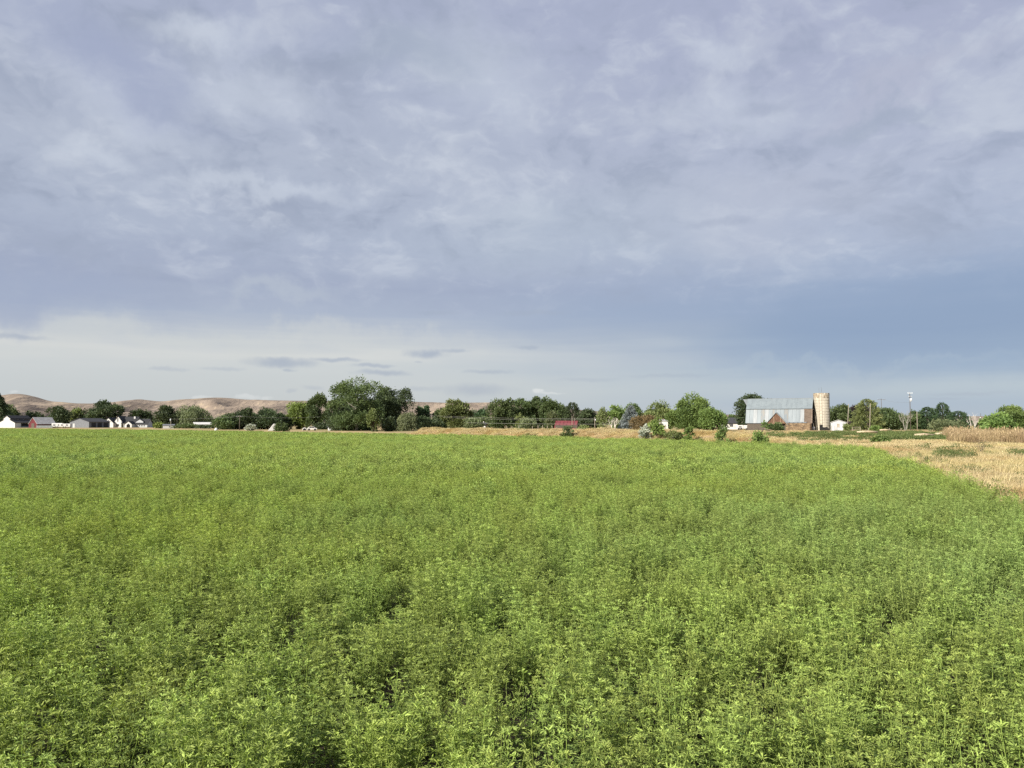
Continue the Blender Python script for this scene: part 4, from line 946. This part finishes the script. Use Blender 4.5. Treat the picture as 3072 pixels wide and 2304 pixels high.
# hay hood: the ridge runs out to a point at the left
MB().add([(xl - 1.35, 0, zr + .02), (xl + .01, -yb * .62, zr - 1.9), (xl + .01, 0, zr + .02), (xl - 1.35, 0, zr - .05), (xl + .01, -yb * .62, zr - 1.97), (xl + .01, 0, zr - .05)], [(0, 1, 2), (3, 5, 4), (0, 3, 4, 1), (1, 4, 5, 2), (2, 5, 3, 0)]).build('hay_hood', 'tin_c', barn)
MB().add([(xl - 1.35, 0, zr + .02), (xl + .01, yb * .62, zr - 1.9), (xl + .01, 0, zr + .02), (xl - 1.35, 0, zr - .05), (xl + .01, yb * .62, zr - 1.97), (xl + .01, 0, zr - .05)], [(0, 2, 1), (3, 4, 5), (0, 1, 4, 3), (1, 2, 5, 4), (2, 0, 3, 5)]).build('hay_hood', 'tin_a', barn)
# plank dormer: upright planks under two thin slopes
dx, dw, dz0, dzr, dy = -.35, 2.75, 2.0, 5.05, -5.75
nd = 15; pw = 2 * dw / nd
for i in range(nd):
    a = dx - dw + i * pw + .012; c_ = a + pw - .024; f = lambda x: dzr - .12 - abs(x - dx) * (dzr - dz0) / (dw + .1)
    lo = .05 if 4 <= i <= 9 else 1.9 + .25 * rr.random(); ta, tb = max(f(a), lo + .1), max(f(c_), lo + .1); q = rr.uniform(0, .04)
    MB().add([(a, dy - q, lo), (c_, dy - q, lo), (c_, dy - q, tb), (dx if a < dx < c_ else (a + c_) / 2, dy - q, max(ta, tb) if not a < dx < c_ else dzr - .12), (a, dy - q, ta),
              (a, dy - q + .03, lo), (c_, dy - q + .03, lo), (c_, dy - q + .03, tb), (dx if a < dx < c_ else (a + c_) / 2, dy - q + .03, max(ta, tb) if not a < dx < c_ else dzr - .12), (a, dy - q + .03, ta)],
             [(0, 1, 2, 3, 4), (9, 8, 7, 6, 5), (0, 5, 6, 1), (1, 6, 7, 2), (2, 7, 8, 3), (3, 8, 9, 4), (4, 9, 5, 0)]).build('plank', rr.choice(['old_plank', 'old_plank', 'old_plank_pale']), barn)
for sg in (-1, 1):
    a = (dx, dy - .25, dzr + .08); b_ = (dx + sg * (dw + .35), dy - .25, dz0 - .35); c_ = (dx + sg * (dw + .35), -3.6, dz0 - .35); d_ = (dx, -3.6, dzr + .08)
    MB().slab(*((a, b_, c_, d_) if sg > 0 else (a, d_, c_, b_)), .09).build('dormer_roof', 'tin_a' if sg > 0 else 'charcoal_roof', barn)
box('sill_beam', 'old_plank_pale', barn, dx - 1.4, dx + 1.6, dy - .1, dy - .045, 1.9, 2.12)
# laid stone wall under the eave at the right
mb = MB(); sx0, sx1 = 2.1, 8.55; z = 0.0; row = 0
stones = [MB(), MB()]
while z < 2.02:
    hh = rr.uniform(.16, .26); x = sx0 - rr.uniform(0, .3)
    while x < sx1:
        ww = rr.uniform(.3, .75); q = rr.uniform(0, .06); stones[rr.random() < .35].box(max(x, sx0), min(x + ww - .025, sx1), -5.62 - q, -5.2, z, min(z + hh - .02, 2.05)); x += ww
    z += hh
for k, nm in ((0, 'stone'), (1, 'stone_pale')): stones[k].build('stone_courses', nm, barn)['kind'] = 'stuff'
box('stone_backing', 'stone', barn, sx0 + .05, sx1 - .05, -5.5, -4.72, -.05, 1.98)
for k in range(5):         # torn metal edge lying on the stones
    x = 2.0 + k * 1.15; MB().slab((x, -5.7, 2.07 + rr.uniform(0, .05)), (x + 1.05, -5.75, 2.07 + rr.uniform(0, .05)), (x + 1.1, -5.0, 2.32 + rr.uniform(0, .15)), (x, -5.0, 2.32), .03).build('bent_sheet', 'tin_c', barn)
box('corner_post', 'old_plank_pale', barn, 8.58, 8.8, -5.1, -4.85, -.05, 2.1)

# --- the silo
SDp = 216.0; silo = thing('silo', 'tall cream concrete stave silo with dark banded top beside the barn', 'silo', (X(2464.5, SDp), SDp, 0), 0)
R_, SH = 2.16, 10.65
ns, rows = 30, 12; mb, md = MB(), MB(); rs = random.Random(5)
for k in range(ns):
    a0, a1 = 2 * math.pi * k / ns, 2 * math.pi * (k + 1) / ns; off = .42 * (k % 2); z = -.05
    while z < SH - .05:
        z1 = min(z + .84 + (off if z < 0 else 0), SH); q = R_ + rs.uniform(-.012, .012); top_ = z1 > SH - .75
        aa, bb = a0 + .006, a1 - .006; vs = [(q * math.cos(t), q * math.sin(t), zz_) for zz_ in (z + .008, z1 - .008) for t in (aa, bb)] + [((R_ - .1) * math.cos(t), (R_ - .1) * math.sin(t), zz_) for zz_ in (z + .008, z1 - .008) for t in (aa, bb)]
        (md if top_ and rs.random() < .72 else mb).add(vs, [(0, 1, 3, 2), (4, 6, 7, 5), (0, 4, 5, 1), (2, 3, 7, 6), (0, 2, 6, 4), (1, 5, 7, 3)]); z = z1
mb.build('staves', 'stave', silo)['kind'] = 'stuff'; md.build('top_staves', 'stave_dark', silo)['kind'] = 'stuff'
MB().lathe([(R_ - .12, -.05), (R_ - .12, SH - .1)], 30).build('lining', 'stave', silo)
for k in range(13):
    z = .55 + k * .8 + rs.uniform(-.05, .05); MB().lathe([(R_ + .01, z), (R_ + .045, z), (R_ + .045, z + .05), (R_ + .01, z + .05)], 30).build('hoop', 'hoop', silo)
va = math.radians(-118)
pc = Vector((math.cos(va), math.sin(va), 0)); pt = Vector((-pc.y, pc.x, 0))
for sgn in (-1, 1):          # the unloading chute: two dark rails and hatch doors between them
    b = pc * (R_ + .07) + pt * (.30 * sgn); MB().tube([b + Vector((0, 0, 1.75)), b + Vector((0, 0, SH - .1))], [.055, .055], 5).build('chute_rail', 'hoop', silo)
for k in range(9):
    b = pc * (R_ + .02); z = 1.95 + k * .95; o = MB().box(-.27, .27, -.05, .05, z, z + .85).build('hatch', 'stave', silo, (b.x, b.y, 0), va + math.pi / 2)
o = MB().box(-.42, .42, -.06, .25, 0, 1.62).build('doorway', 'dark_void', silo, (pc.x * (R_ - .02), pc.y * (R_ - .02), 0), va + math.pi / 2)
for tx, hh in ((-1.25, 1.55), (-.55, 1.75)):
    MB().tube([(tx, -1.5, SH - .3), (tx, -1.5, SH + hh)], [.028, .02], 5).build('antenna', 'dark_pole', silo)

# --- little white shed, and the things lying round the barn
sh = thing('shed', 'small white gabled shed with one window right of the silo', 'shed', (X(2514, 208), 208, 0), -math.radians(24))
gable_y(sh, -1.95, 1.95, -1.8, 1.9, 2.2, 2.88, 'shed_white', 'trim', .2, .09)
window(sh, -.05, .95, .62, .9, -1.8, pane='grey_wood')
tp = thing('tyre_heap', 'heap of dark round scrap at the foot of the silo', 'heap', (X(2474, 210), 210, 0))
for k in range(16):
    x, y, z = rr.uniform(-1.0, 1.05), rr.uniform(-.5, .4), .12 + (k // 6) * .26; r0 = .34; mb = MB(); n1, n2 = 14, 6; vs, fs = [], []
    for a in range(n1):
        for b in range(n2):
            ta, tb = 2 * math.pi * a / n1, 2 * math.pi * b / n2; q = r0 + .11 * math.cos(tb); vs.append((q * math.cos(ta), q * math.sin(ta), .11 * math.sin(tb))); fs.append((a * n2 + b, (a + 1) % n1 * n2 + b, (a + 1) % n1 * n2 + (b + 1) % n2, a * n2 + (b + 1) % n2))
    o = mb.add(vs, fs).build('ring', 'rubber', tp, (x * (1 - z * .5), y, z), 0, True); o.rotation_euler = (rr.uniform(-.6, .6), rr.uniform(-.6, .6), 0)
wb = thing('water_tank', 'white plastic tank between the barn and the silo', 'tank', (X(2439, 214), 214, 0)); MB().lathe([(.01, 0), (.36, 0), (.40, .1), (.40, .8), (.33, .95), (.14, 1.02), (.14, 1.1), (.01, 1.1)], 16).build('drum', 'white_paint', wb, smooth=True); MB().lathe([(.01, 1.1), (.17, 1.1), (.17, 1.16), (.01, 1.16)], 12).build('lid', 'trim', wb)
o = MB().slab((-1.5, -.1, .62), (1.4, -.1, .05), (1.4, .12, .05), (-1.5, .12, .62), .07).build('plank', 'log', None, (X(2306, 202), 202, .02)); o.name = 'loose_board'; tag(o, 'long pale board propped up in front of the barn', 'board')
# white boxy trailers left of the barn
for px0, px1, D, lb in ((2204, 2230, 226, 'low white boxy trailer right of the white house with grey roof'), (2229, 2254, 222, 'white stock trailer parked against the left end of the barn')):
    w = (px1 - px0) / F * D; t_ = thing('trailer', lb, 'trailer', (X((px0 + px1) / 2, D), D, 0), -.1, None)
    MB().prism_x([(-1, .45), (1, .45), (1, 1.25), (.85, 1.45), (-.85, 1.45), (-1, 1.25)], -w / 2, w / 2).build('body', 'white_paint', t_)
    for sx_ in (-.35, .35):
        o = MB().lathe([(.02, -.1), (.3, -.1), (.32, 0), (.3, .1), (.02, .1)], 14).build('wheel', 'rubber', t_, (sx_, -1.02, .32)); o.rotation_euler = (math.pi / 2, 0, 0)
    window(t_, 0, .8, w * .3, .3, -1.0)
hs = thing('house', 'white house with dark grey roof half hidden left of the barn', 'house', (X(2186, 260), 260, 0), -.2)
gable_x(hs, -2.6, 2.6, -3, 3, 2.1, 3.9, 'white_paint', 'roof_shingle'); window(hs, .6, .9, .9, .9, -3.0)
hw = thing('house', 'white wall and roof glimpsed between the bright bush and the large green tree', 'house', (X(1988, 200), 200, 0), -.1)
gable_x(hw, -1.3, 1.1, -2, 2, 2.4, 2.9, 'white_paint', 'pale_tin', .1); window(hw, -.4, 1.2, .5, .6, -2.0)

# --- red-roofed barn, small gabled house behind the bank
rb = thing('red_barn', 'low barn with red metal roof behind the bank', 'barn', (X(1698, 190), 190, 0), -.06)
MB().prism_x([(-2.3, -.05), (2.3, -.05), (2.3, 1.5), (-2.3, 1.5)], -2.75, 2.75).build('wall', 'dark_pole', rb)
MB().slab((-3.05, -2.7, .42), (2.45, -2.7, .42), (2.6, -1.6, 1.45), (-2.9, -1.6, 1.45), .08).build('roof_slope', 'red_metal', rb)
MB().slab((-2.9, -1.62, 1.47), (2.6, -1.62, 1.47), (2.95, .2, 2.62), (-2.55, .2, 2.62), .08).build('roof_slope', 'red_metal', rb)
MB().slab((2.95, 2.4, 1.3), (-2.55, 2.4, 1.3), (-2.55, .22, 2.62), (2.95, .22, 2.62), .08).build('roof_slope', 'red_metal', rb)
for k in range(7): MB().slab((-2.6 + k * .88, -1.66, 1.53), (-2.56 + k * .88, -1.66, 1.53), (-2.22 + k * .88, .18, 2.68), (-2.26 + k * .88, .18, 2.68), .05).build('roof_rib', 'red_metal', rb)
for x in (2.85, 3.3): box('post', 'grey_wood', rb, x, x + .12, -2.0, -1.88, -.05, 1.45)
gh = thing('house', 'small house with white gable end and dark roof among dark trees', 'house', (X(1456, 260), 260, 0), .95)
gable_y(gh, -2.1, 2.1, -1.6, 3.4, 1.35, 2.2, 'white_paint', 'charcoal_roof', .3); MB().tube([(.4, 1, 2.0), (.4, 1, 2.75)], [.16, .16], 8).build('chimney', 'white_paint', gh)
window(gh, 0, .6, .7, .6, -1.6)

# --- farmstead at the left
mbn = thing('barn', 'white gabled barn with long black two-step roof at far left', 'barn', (X(22, 385), 385, 0), math.radians(76))
Wm, Lm = 10.5, 12.0      # local: ridge along x (away to the right), gable at x = 0 facing the camera
prof_w = [(-Wm / 2, -.05), (Wm / 2, -.05), (Wm / 2, 2.7), (2.1, 4.1), (2.1, 4.9), (0, 6.2), (-2.1, 4.9), (-2.1, 4.1), (-Wm / 2, 2.7)]
MB().prism_x(prof_w, 0, Lm).build('wall', 'white_paint', mbn)
for sg in (-1, 1):
    for (ya, za, yc, zc) in ((Wm / 2 + .4, 2.56, 2.05, 4.2), (2.5, 4.72, 0, 6.34)):
        p = [(-.4, sg * ya, za), (Lm + .4, sg * ya, za), (Lm + .4, sg * yc, zc), (-.4, sg * yc, zc)]
        MB().slab(*(p if sg < 0 else p[::-1]), .14).build('roof_slope', 'charcoal_roof', mbn)
box('clerestory', 'dark_void', mbn, .3, Lm - .3, -2.16, -2.1, 4.26, 4.7)
box('opening', 'dark_void', mbn, 3.6, 9.0, -Wm / 2 - .03, -Wm / 2, .35, 2.3); box('gate', 'grey_fence', mbn, 3.6, 9.0, -Wm / 2 - .09, -Wm / 2 - .035, .1, .85)
for y in (-3.2, 3.0): box('door', 'white_paint', mbn, -.06, 0, y - .6, y + .6, 0, 2.0)
MB().tube([(9, 0, 6.1), (9, 0, 7.6)], [.12, .12], 6).build('vent_pipe', 'dark_pole', mbn)
rbn = thing('red_barn', 'dark red barn with pale grey roof beside the white gabled barn', 'barn', (X(101, 372), 372, 0), math.radians(62))
gable_x(rbn, 0, 9, -3.6, 3.6, 1.9, 5.1, 'red_wall', 'pale_tin', .25); box('door', 'dark_pole', rbn, -.06, 0, -1.2, 1.2, 0, 2.2)
gsd = thing('shed', 'long grey metal shed with dark low roof left of the white farmhouse', 'shed', (X(236, 385), 385, 0), math.radians(72))
gable_x(gsd, 0, 13.0, -7.2, 5.5, 3.0, 4.75, 'grey_siding', 'roof_shingle', .4)
box('door', 'trim', gsd, -.05, 0, 2.2, 3.4, 0, 2.1)
for k in range(3): box('bay_door', 'charcoal_roof', gsd, 1.5 + k * 3.8, 4.2 + k * 3.8, -7.25, -7.2, 0, 2.5)

FD = 420.0; fh = thing('farmhouse', 'white farmhouse with steep white gables and dark roofs', 'house', (X(386, FD), FD, 0), 0)
fx = lambda px: (px - 386) / F * FD
gable_y(fh, fx(324), fx(354), -4.5, 4.5, 2.6, 5.3, 'white_paint', 'charcoal_roof', .3)
gable_y(fh, fx(352.5), fx(373), -2.6, 5.5, 3.8, 6.25, 'white_paint', 'charcoal_roof', .3)
gable_x(fh, fx(373.4), fx(412), -1.4, 6.0, 2.4, 5.85, 'shed_white', 'charcoal_roof', .3)
gable_x(fh, fx(412.6), fx(450), -2.6, 4.0, 1.75, 4.6, 'shed_white', 'charcoal_roof', .3)
gable_y(fh, fx(415), fx(437), -2.3, 1.0, 3.3, 4.55, 'shed_white', 'charcoal_roof', .25, .12, 2.6)
gable_y(fh, fx(393), fx(413.5), -6.2, -1.5, 1.9, 3.4, 'white_paint', 'charcoal_roof', .25)
MB().prism_y([(fx(398.5), 0), (fx(409), 0), (fx(409), 1.3), (fx(403.7), 2.2), (fx(398.5), 1.3)], -6.24, -6.2).build('porch_opening', 'dark_void', fh)
box('chimney', 'trim', fh, fx(400), fx(405), 1.0, 1.9, 4.6, 6.1); box('porch_roof', 'charcoal_roof', fh, fx(373.6), fx(393), -3.6, -1.46, 2.1, 2.35)
for x in (374.5, 383, 391): box('porch_post', 'white_paint', fh, fx(x) - .1, fx(x) + .1, -3.5, -3.3, -.05, 2.1)
box('porch_wall', 'grey_siding', fh, fx(376), fx(391), -1.46, -1.41, 0, 2.1)
window(fh, fx(340), 2.4, .5, 1.6, -4.5); window(fh, fx(362), 3.2, .5, 1.9, -2.6); window(fh, fx(338.5), .7, 1.2, .9, -4.5)
window(fh, fx(362), .5, 1.4, 1.3, -2.6)
for x in (420, 427, 434, 441): window(fh, fx(x), .6, .55, .8, -2.6)

for px0, px1, D, ht, lb in ((161, 190, 372, 2.3, 'white camper trailer parked left of the grey shed, left of two'), (184, 214, 368, 2.0, 'white camper trailer parked left of the grey shed, right of two')):
    w = (px1 - px0) / F * D; t_ = thing('camper_trailer', lb, 'trailer', (X((px0 + px1) / 2, D), D, 0), .15)
    MB().prism_x([(-1.1, .5), (1.1, .5), (1.1, ht - .25), (.9, ht), (-.9, ht), (-1.1, ht - .25)], -w / 2, w / 2).build('body', 'white_paint', t_)
    for a in (-.25, .2): window(t_, a * w, 1.1, .8, .55, -1.1)
    for a in (-.12, .08):
        o = MB().lathe([(.02, -.1), (.32, -.1), (.35, 0), (.32, .1), (.02, .1)], 14).build('wheel', 'rubber', t_, (a * w, -1.1, .35)); o.rotation_euler = (math.pi / 2, 0, 0)
wr = thing('shed', 'long building with white wall and dark roof behind low bushes', 'shed', (X(608, 330), 330, 0), .45)
gable_x(wr, -3.4, 3.5, -1.9, 1.9, 1.65, 2.5, 'white_paint', 'white_paint', .25); window(wr, -1, .7, .8, .6, -1.9)
gs_ = thing('shed', 'low grey shed at the foot of the lamp pole', 'shed', (X(508, 315), 315, 0), .3)
gable_x(gs_, -2.1, 2.2, -1.4, 1.4, 1.2, 1.65, 'trim', 'grey_siding', .2); window(gs_, .5, .5, .5, .45, -1.4)
tn = thing('tent', 'small white triangular tent behind dark bushes', 'tent', (X(820, 205), 205, 0), .35)
MB().prism_y([(-1.2, 0), (1.1, 0), (.7, 1.85), (.2, 1.85)], -1.3, 1.3).build('canvas', 'white_paint', tn); MB().prism_y([(-.2, 0), (.4, 0), (.4, 1.1), (.2, 1.1)], -1.34, -1.3).build('flap', 'trim', tn)
cr = thing('car', 'small white car parked below the poplar at the field edge', 'car', (X(938, 205), 205, 0), .15)
MB().prism_y([(-1.25, .28), (1.25, .28), (1.3, .62), (.85, .72), (.5, 1.08), (-.75, 1.08), (-1.15, .72), (-1.3, .62)], -.75, .75).build('body', 'white_paint', cr)
for a, b in ((-.72, -.08), (-.02, .6)): MB().box(a, b, -.775, -.75, .72, 1.0).build('side_window', 'glass', cr)
for a in (-.8, .8):
    o = MB().lathe([(.02, -.09), (.27, -.09), (.29, 0), (.27, .09), (.02, .09)], 14).build('wheel', 'rubber', cr, (a, -.74, .28)); o.rotation_euler = (math.pi / 2, 0, 0)
hp = thing('hoop_shelter', 'tiny white arched shelter left of the parked white car', 'shelter', (X(915, 215), 215, 0), .2)
mb = MB(); A = [(math.cos(a) * .65, math.sin(a) * .8) for a in np.linspace(0, math.pi, 9)]; mb.prism_y([(x, z) for x, z in A], -.5, .5); mb.build('cover', 'white_paint', hp); MB().prism_y([(x * .7, z * .75) for x, z in A], -.53, -.5).build('opening', 'dark_void', hp)
ch = thing('house', 'small house with dark brown roof left of the cottonwood trunk', 'house', (X(1007, 212), 212, 0), -.35)
gable_x(ch, -1.5, 1.8, -1.4, 1.8, 1.05, 2.9, 'shed_white', 'roof_shingle', .25); window(ch, -.9, .3, .5, .55, -1.4)
o = MB().lathe([(.01, 0), (.5, 0), (.42, .4), (.2, .72), (.01, .8)], 12).build('hay_cover', 'white_paint', None, (X(650, 200), 200, 0), smooth=True); tag(o, 'small white rounded heap on the field edge left of the power pole', 'heap')

# ------------------------------------------------------------------ poles, wires, fences
def pole(px, ytop, D, label, m='pole_wood', r=.13, lean=0.0, arms=(), boxes=(), name='utility_pole', cat='pole', group=None):
    h = Z(ytop, D); t_ = thing(name, label, cat, (X(px, D), D, 0), 0, group)
    MB().tube([(0, 0, -.1), (lean * .5, 0, h * .5), (lean, 0, h)], [r * .8, r * .7, r * .58], 8).build('shaft', m, t_, smooth=True)
    for (dz, w, am) in arms:
        a = MB().box(-w / 2 + lean, w / 2 + lean, -r - .1, -r + .02, h - dz - .07, h - dz + .07).build('crossarm', am, t_)
        for k in (-.46, -.2, .2, .46): MB().lathe([(.01, 0), (.05, 0), (.06, .08), (.03, .16), (.01, .16)], 8).build('insulator', 'insulator', a, (w * k + lean, -r - .04, h - dz + .07))
    for (bx_, dz, bw, bh) in boxes:
        MB().lathe([(.01, 0), (bw, 0), (bw, bh * .9), (bw * .8, bh), (.01, bh)], 12).build('transformer', 'insulator', t_, (bx_, -r - bw, h - dz - bh), smooth=True)
    return t_


pole(514, 1256, 305, 'utility pole with white lamp right of the white farmhouse', 'pole_wood', .16, 0, (), ((0, .05, .22, 1.0),))
pole(720, 1246, 222, 'wooden power pole before the dark trees left of the white tent', 'dark_pole', .17, 0, ((.4, 1.6, 'dark_pole'),))
pole(1716, 1248, 178, 'thin grey pole at the middle of the red roof', 'grey_wood', .08)
pole(1724, 1252, 172, 'thin brown pole near the right end of the red roof', 'dark_pole', .08)
pole(1784, 1252, 150, 'thin pole with small white box right of the red roof', 'grey_wood', .07, 0, (), ((.12, .35, .10, .3),))
pole(2540, 1212, 202, 'pale pole leaning right beside the white shed', 'pole_wood', .13, .55)
pole(2607, 1210, 196, 'bare pale pole standing in front of the ragged pine', 'pole_wood', .14, .35)
pole(2644, 1196, 420, 'distant power pole with wide dark crossarm above the trees', 'dark_pole', .2, 0, ((.5, 4.6, 'dark_pole'),))
pole(2730, 1178, 205, 'tall power pole with white crossarm and two white transformers', 'dark_pole', .14, 0, ((.15, 1.35, 'insulator'), (1.2, .9, 'dark_pole')), ((-.02, 1.6, .13, .9), (.32, 1.5, .11, .85)))
pole(2750, 1234, 200, 'short pale bare pole right of the transformer pole', 'pole_wood', .13)
pole(2941, 1240, 230, 'dark thin pole beside the tiny cone-shaped evergreens', 'dark_pole', .10, 0, (), ((-.3, 1.2, .14, .5),))


def wire(px0, y0, D0, px1, y1, D1, sag, label, rad=.010, name='overhead_wire'):
    a, b = Vector((X(px0, D0), D0, Z(y0, D0))), Vector((X(px1, D1), D1, Z(y1, D1))); pts = [a.lerp(b, k / 24) - Vector((0, 0, sag * 4 * (k / 24) * (1 - k / 24))) for k in range(25)]
    o = MB().tube(pts, [rad] * 25, 4).build(name, 'wire'); tag(o, label, 'wire'); return o


wire(1290, 1247, 165, 1784, 1255, 150, .25, 'highest pale wire running from the olive tree to the thin boxed pole')
wire(1330, 1252, 160, 1784, 1258, 149.8, .3, 'middle pale wire passing just above the red roof')
wire(1400, 1268, 150, 1900, 1272, 140, .12, 'lowest pale wire crossing in front of the red roof', .014)
wire(1784, 1255, 150, 1900, 1262, 152, .1, 'short wire from the boxed pole toward the dead tree')
wire(514, 1257, 305, 720, 1249, 222, .3, 'long wire from the lamp pole to the wooden power pole', .02)
wire(720, 1249, 222, 960, 1250, 230, .4, 'long wire from the wooden power pole to the poplar', .02)
wire(2644, 1197.5, 420, 2730, 1208, 205, .5, 'wire dropping between the two power poles above the trees', .022)


def post(px, ytop, D, label, group, m='grey_wood', r=.055, name='fence_post', base=0.0, lean=0.0):
    h = Z(ytop, D) - base; o = MB().tube([(0, 0, -.15), (lean, 0, h)], [r, r * .85], 6).build(name, m, None, (X(px, D), D, base)); tag(o, label, 'post', group); return o


i0 = 0
for (px, yt), nth in zip(((1519, 1277), (1536, 1279), (1557, 1276), (1597, 1278), (1614, 1276), (1628, 1276), (1642, 1278), (1656, 1277)), ('leftmost', 'second from left', 'third from left', 'fourth from left', 'fourth from right', 'third from right', 'second from right', 'rightmost')):
    post(px, yt, 132, nth + ' of the thin grey fence posts left of the red roof', 'fence posts left of the red roof')
for px, yt, D, lb in ((2493, 1277, 200, 'leftmost thin fence post in front of the white shed'), (2503, 1278, 198, 'second thin fence post in front of the white shed'), (2509, 1280, 197, 'thin fence post below the shed window'),
                      (2556, 1282, 192, 'grey post of the rail fence nearest the white shed'), (2579, 1280, 190, 'upright grey post at the right end of the rail fence'),
                      (2603, 1283, 186, 'leaning short post beside the middle bare pole'), (2666, 1284, 180, 'lone grey post between the wide green tree and bare tree'), (2701, 1284, 178, 'grey post at the foot of the grey leafless tree'),
                      (2738, 1293, 170, 'short white post left of the short bare pole'), (2882, 1288, 110, 'thin stake at the left end of the tall dry stalks')):
    post(px, yt, D, lb, 'fence posts right of the silo', r=.07 if D > 150 else .03)
rl = thing('rail_fence', 'grey wooden rails between posts right of the white shed', 'fence', (X(2567, 191), 191, 0), 0)
for z in (.45, .95): MB().tube([(-1.1, 0, z), (1.0, -.1, z + .03)], [.05, .05], 6).build('rail', 'grey_wood', rl)
for px, yt, yb_, lb in ((2857, 1334, 1350, 'dark stake standing in the dry ground, left of two'), (2920, 1333, 1346, 'dark stake standing in the dry ground, right of two')):
    D = ground_D(yb_); post(px, yt, D, lb, 'stakes in the dry ground', 'dark_pole', .022, 'stake')
D = ground_D(1362); dw_ = thing('dead_weed', 'brown leafless dead weed standing in the dry ground', 'weed', (X(2938, D), D, 0)); mb = MB(); r_ = np.random.default_rng(3)
for k in range(9):
    a = r_.uniform(0, 6.28); sp = r_.uniform(.1, .55); e = Vector((math.cos(a) * sp, math.sin(a) * sp, r_.uniform(.45, .95))); mb.tube([(0, 0, -.05), e * .5 + Vector((0, 0, .08)), e], [.012, .009, .004], 4, False)
mb.build('stems', 'dark_pole', dw_)
lv = Leaves(); c = np.column_stack([r_.normal(0, .22, (60, 2)), r_.uniform(.35, .9, 60)]); lv.diamonds(c, unit(r_, 60), unit(r_, 60), r_.uniform(.04, .09, 60), r_.uniform(.015, .03, 60), .2); link('seed_heads', lv.mesh('seed_heads', LF['pu']), dw_)
gf = thing('board_fence', 'low grey board fence below the red barn at left', 'fence', (X(135, 368), 368, 0), 0)
for k in range(16): MB().box(-3.9 + k * .5, -3.44 + k * .5, -.02, .02, .05, 1.15).build('board', 'grey_fence', gf)
# pale logs lying beyond the weeds
for px, py, ln, lb in ((2600, 1300, 3.4, 'pale strip of fallen timber below the rail fence'), (2770, 1311, 2.2, 'pale log lying in the dark green weeds, left of two'), (2825, 1307, 1.9, 'pale log lying in the dark green weeds, right of two'), (2655, 1293, 2.6, 'pale weathered timber near the lone grey post')):
    D = ground_D(py, .3); o = MB().tube([(-ln / 2, 0, .5), (0, .05, .56), (ln / 2, 0, .5)], [.14, .17, .12], 8).build('log', 'log', None, (X(px, D), D, 0), .1, True); tag(o, lb, 'log')
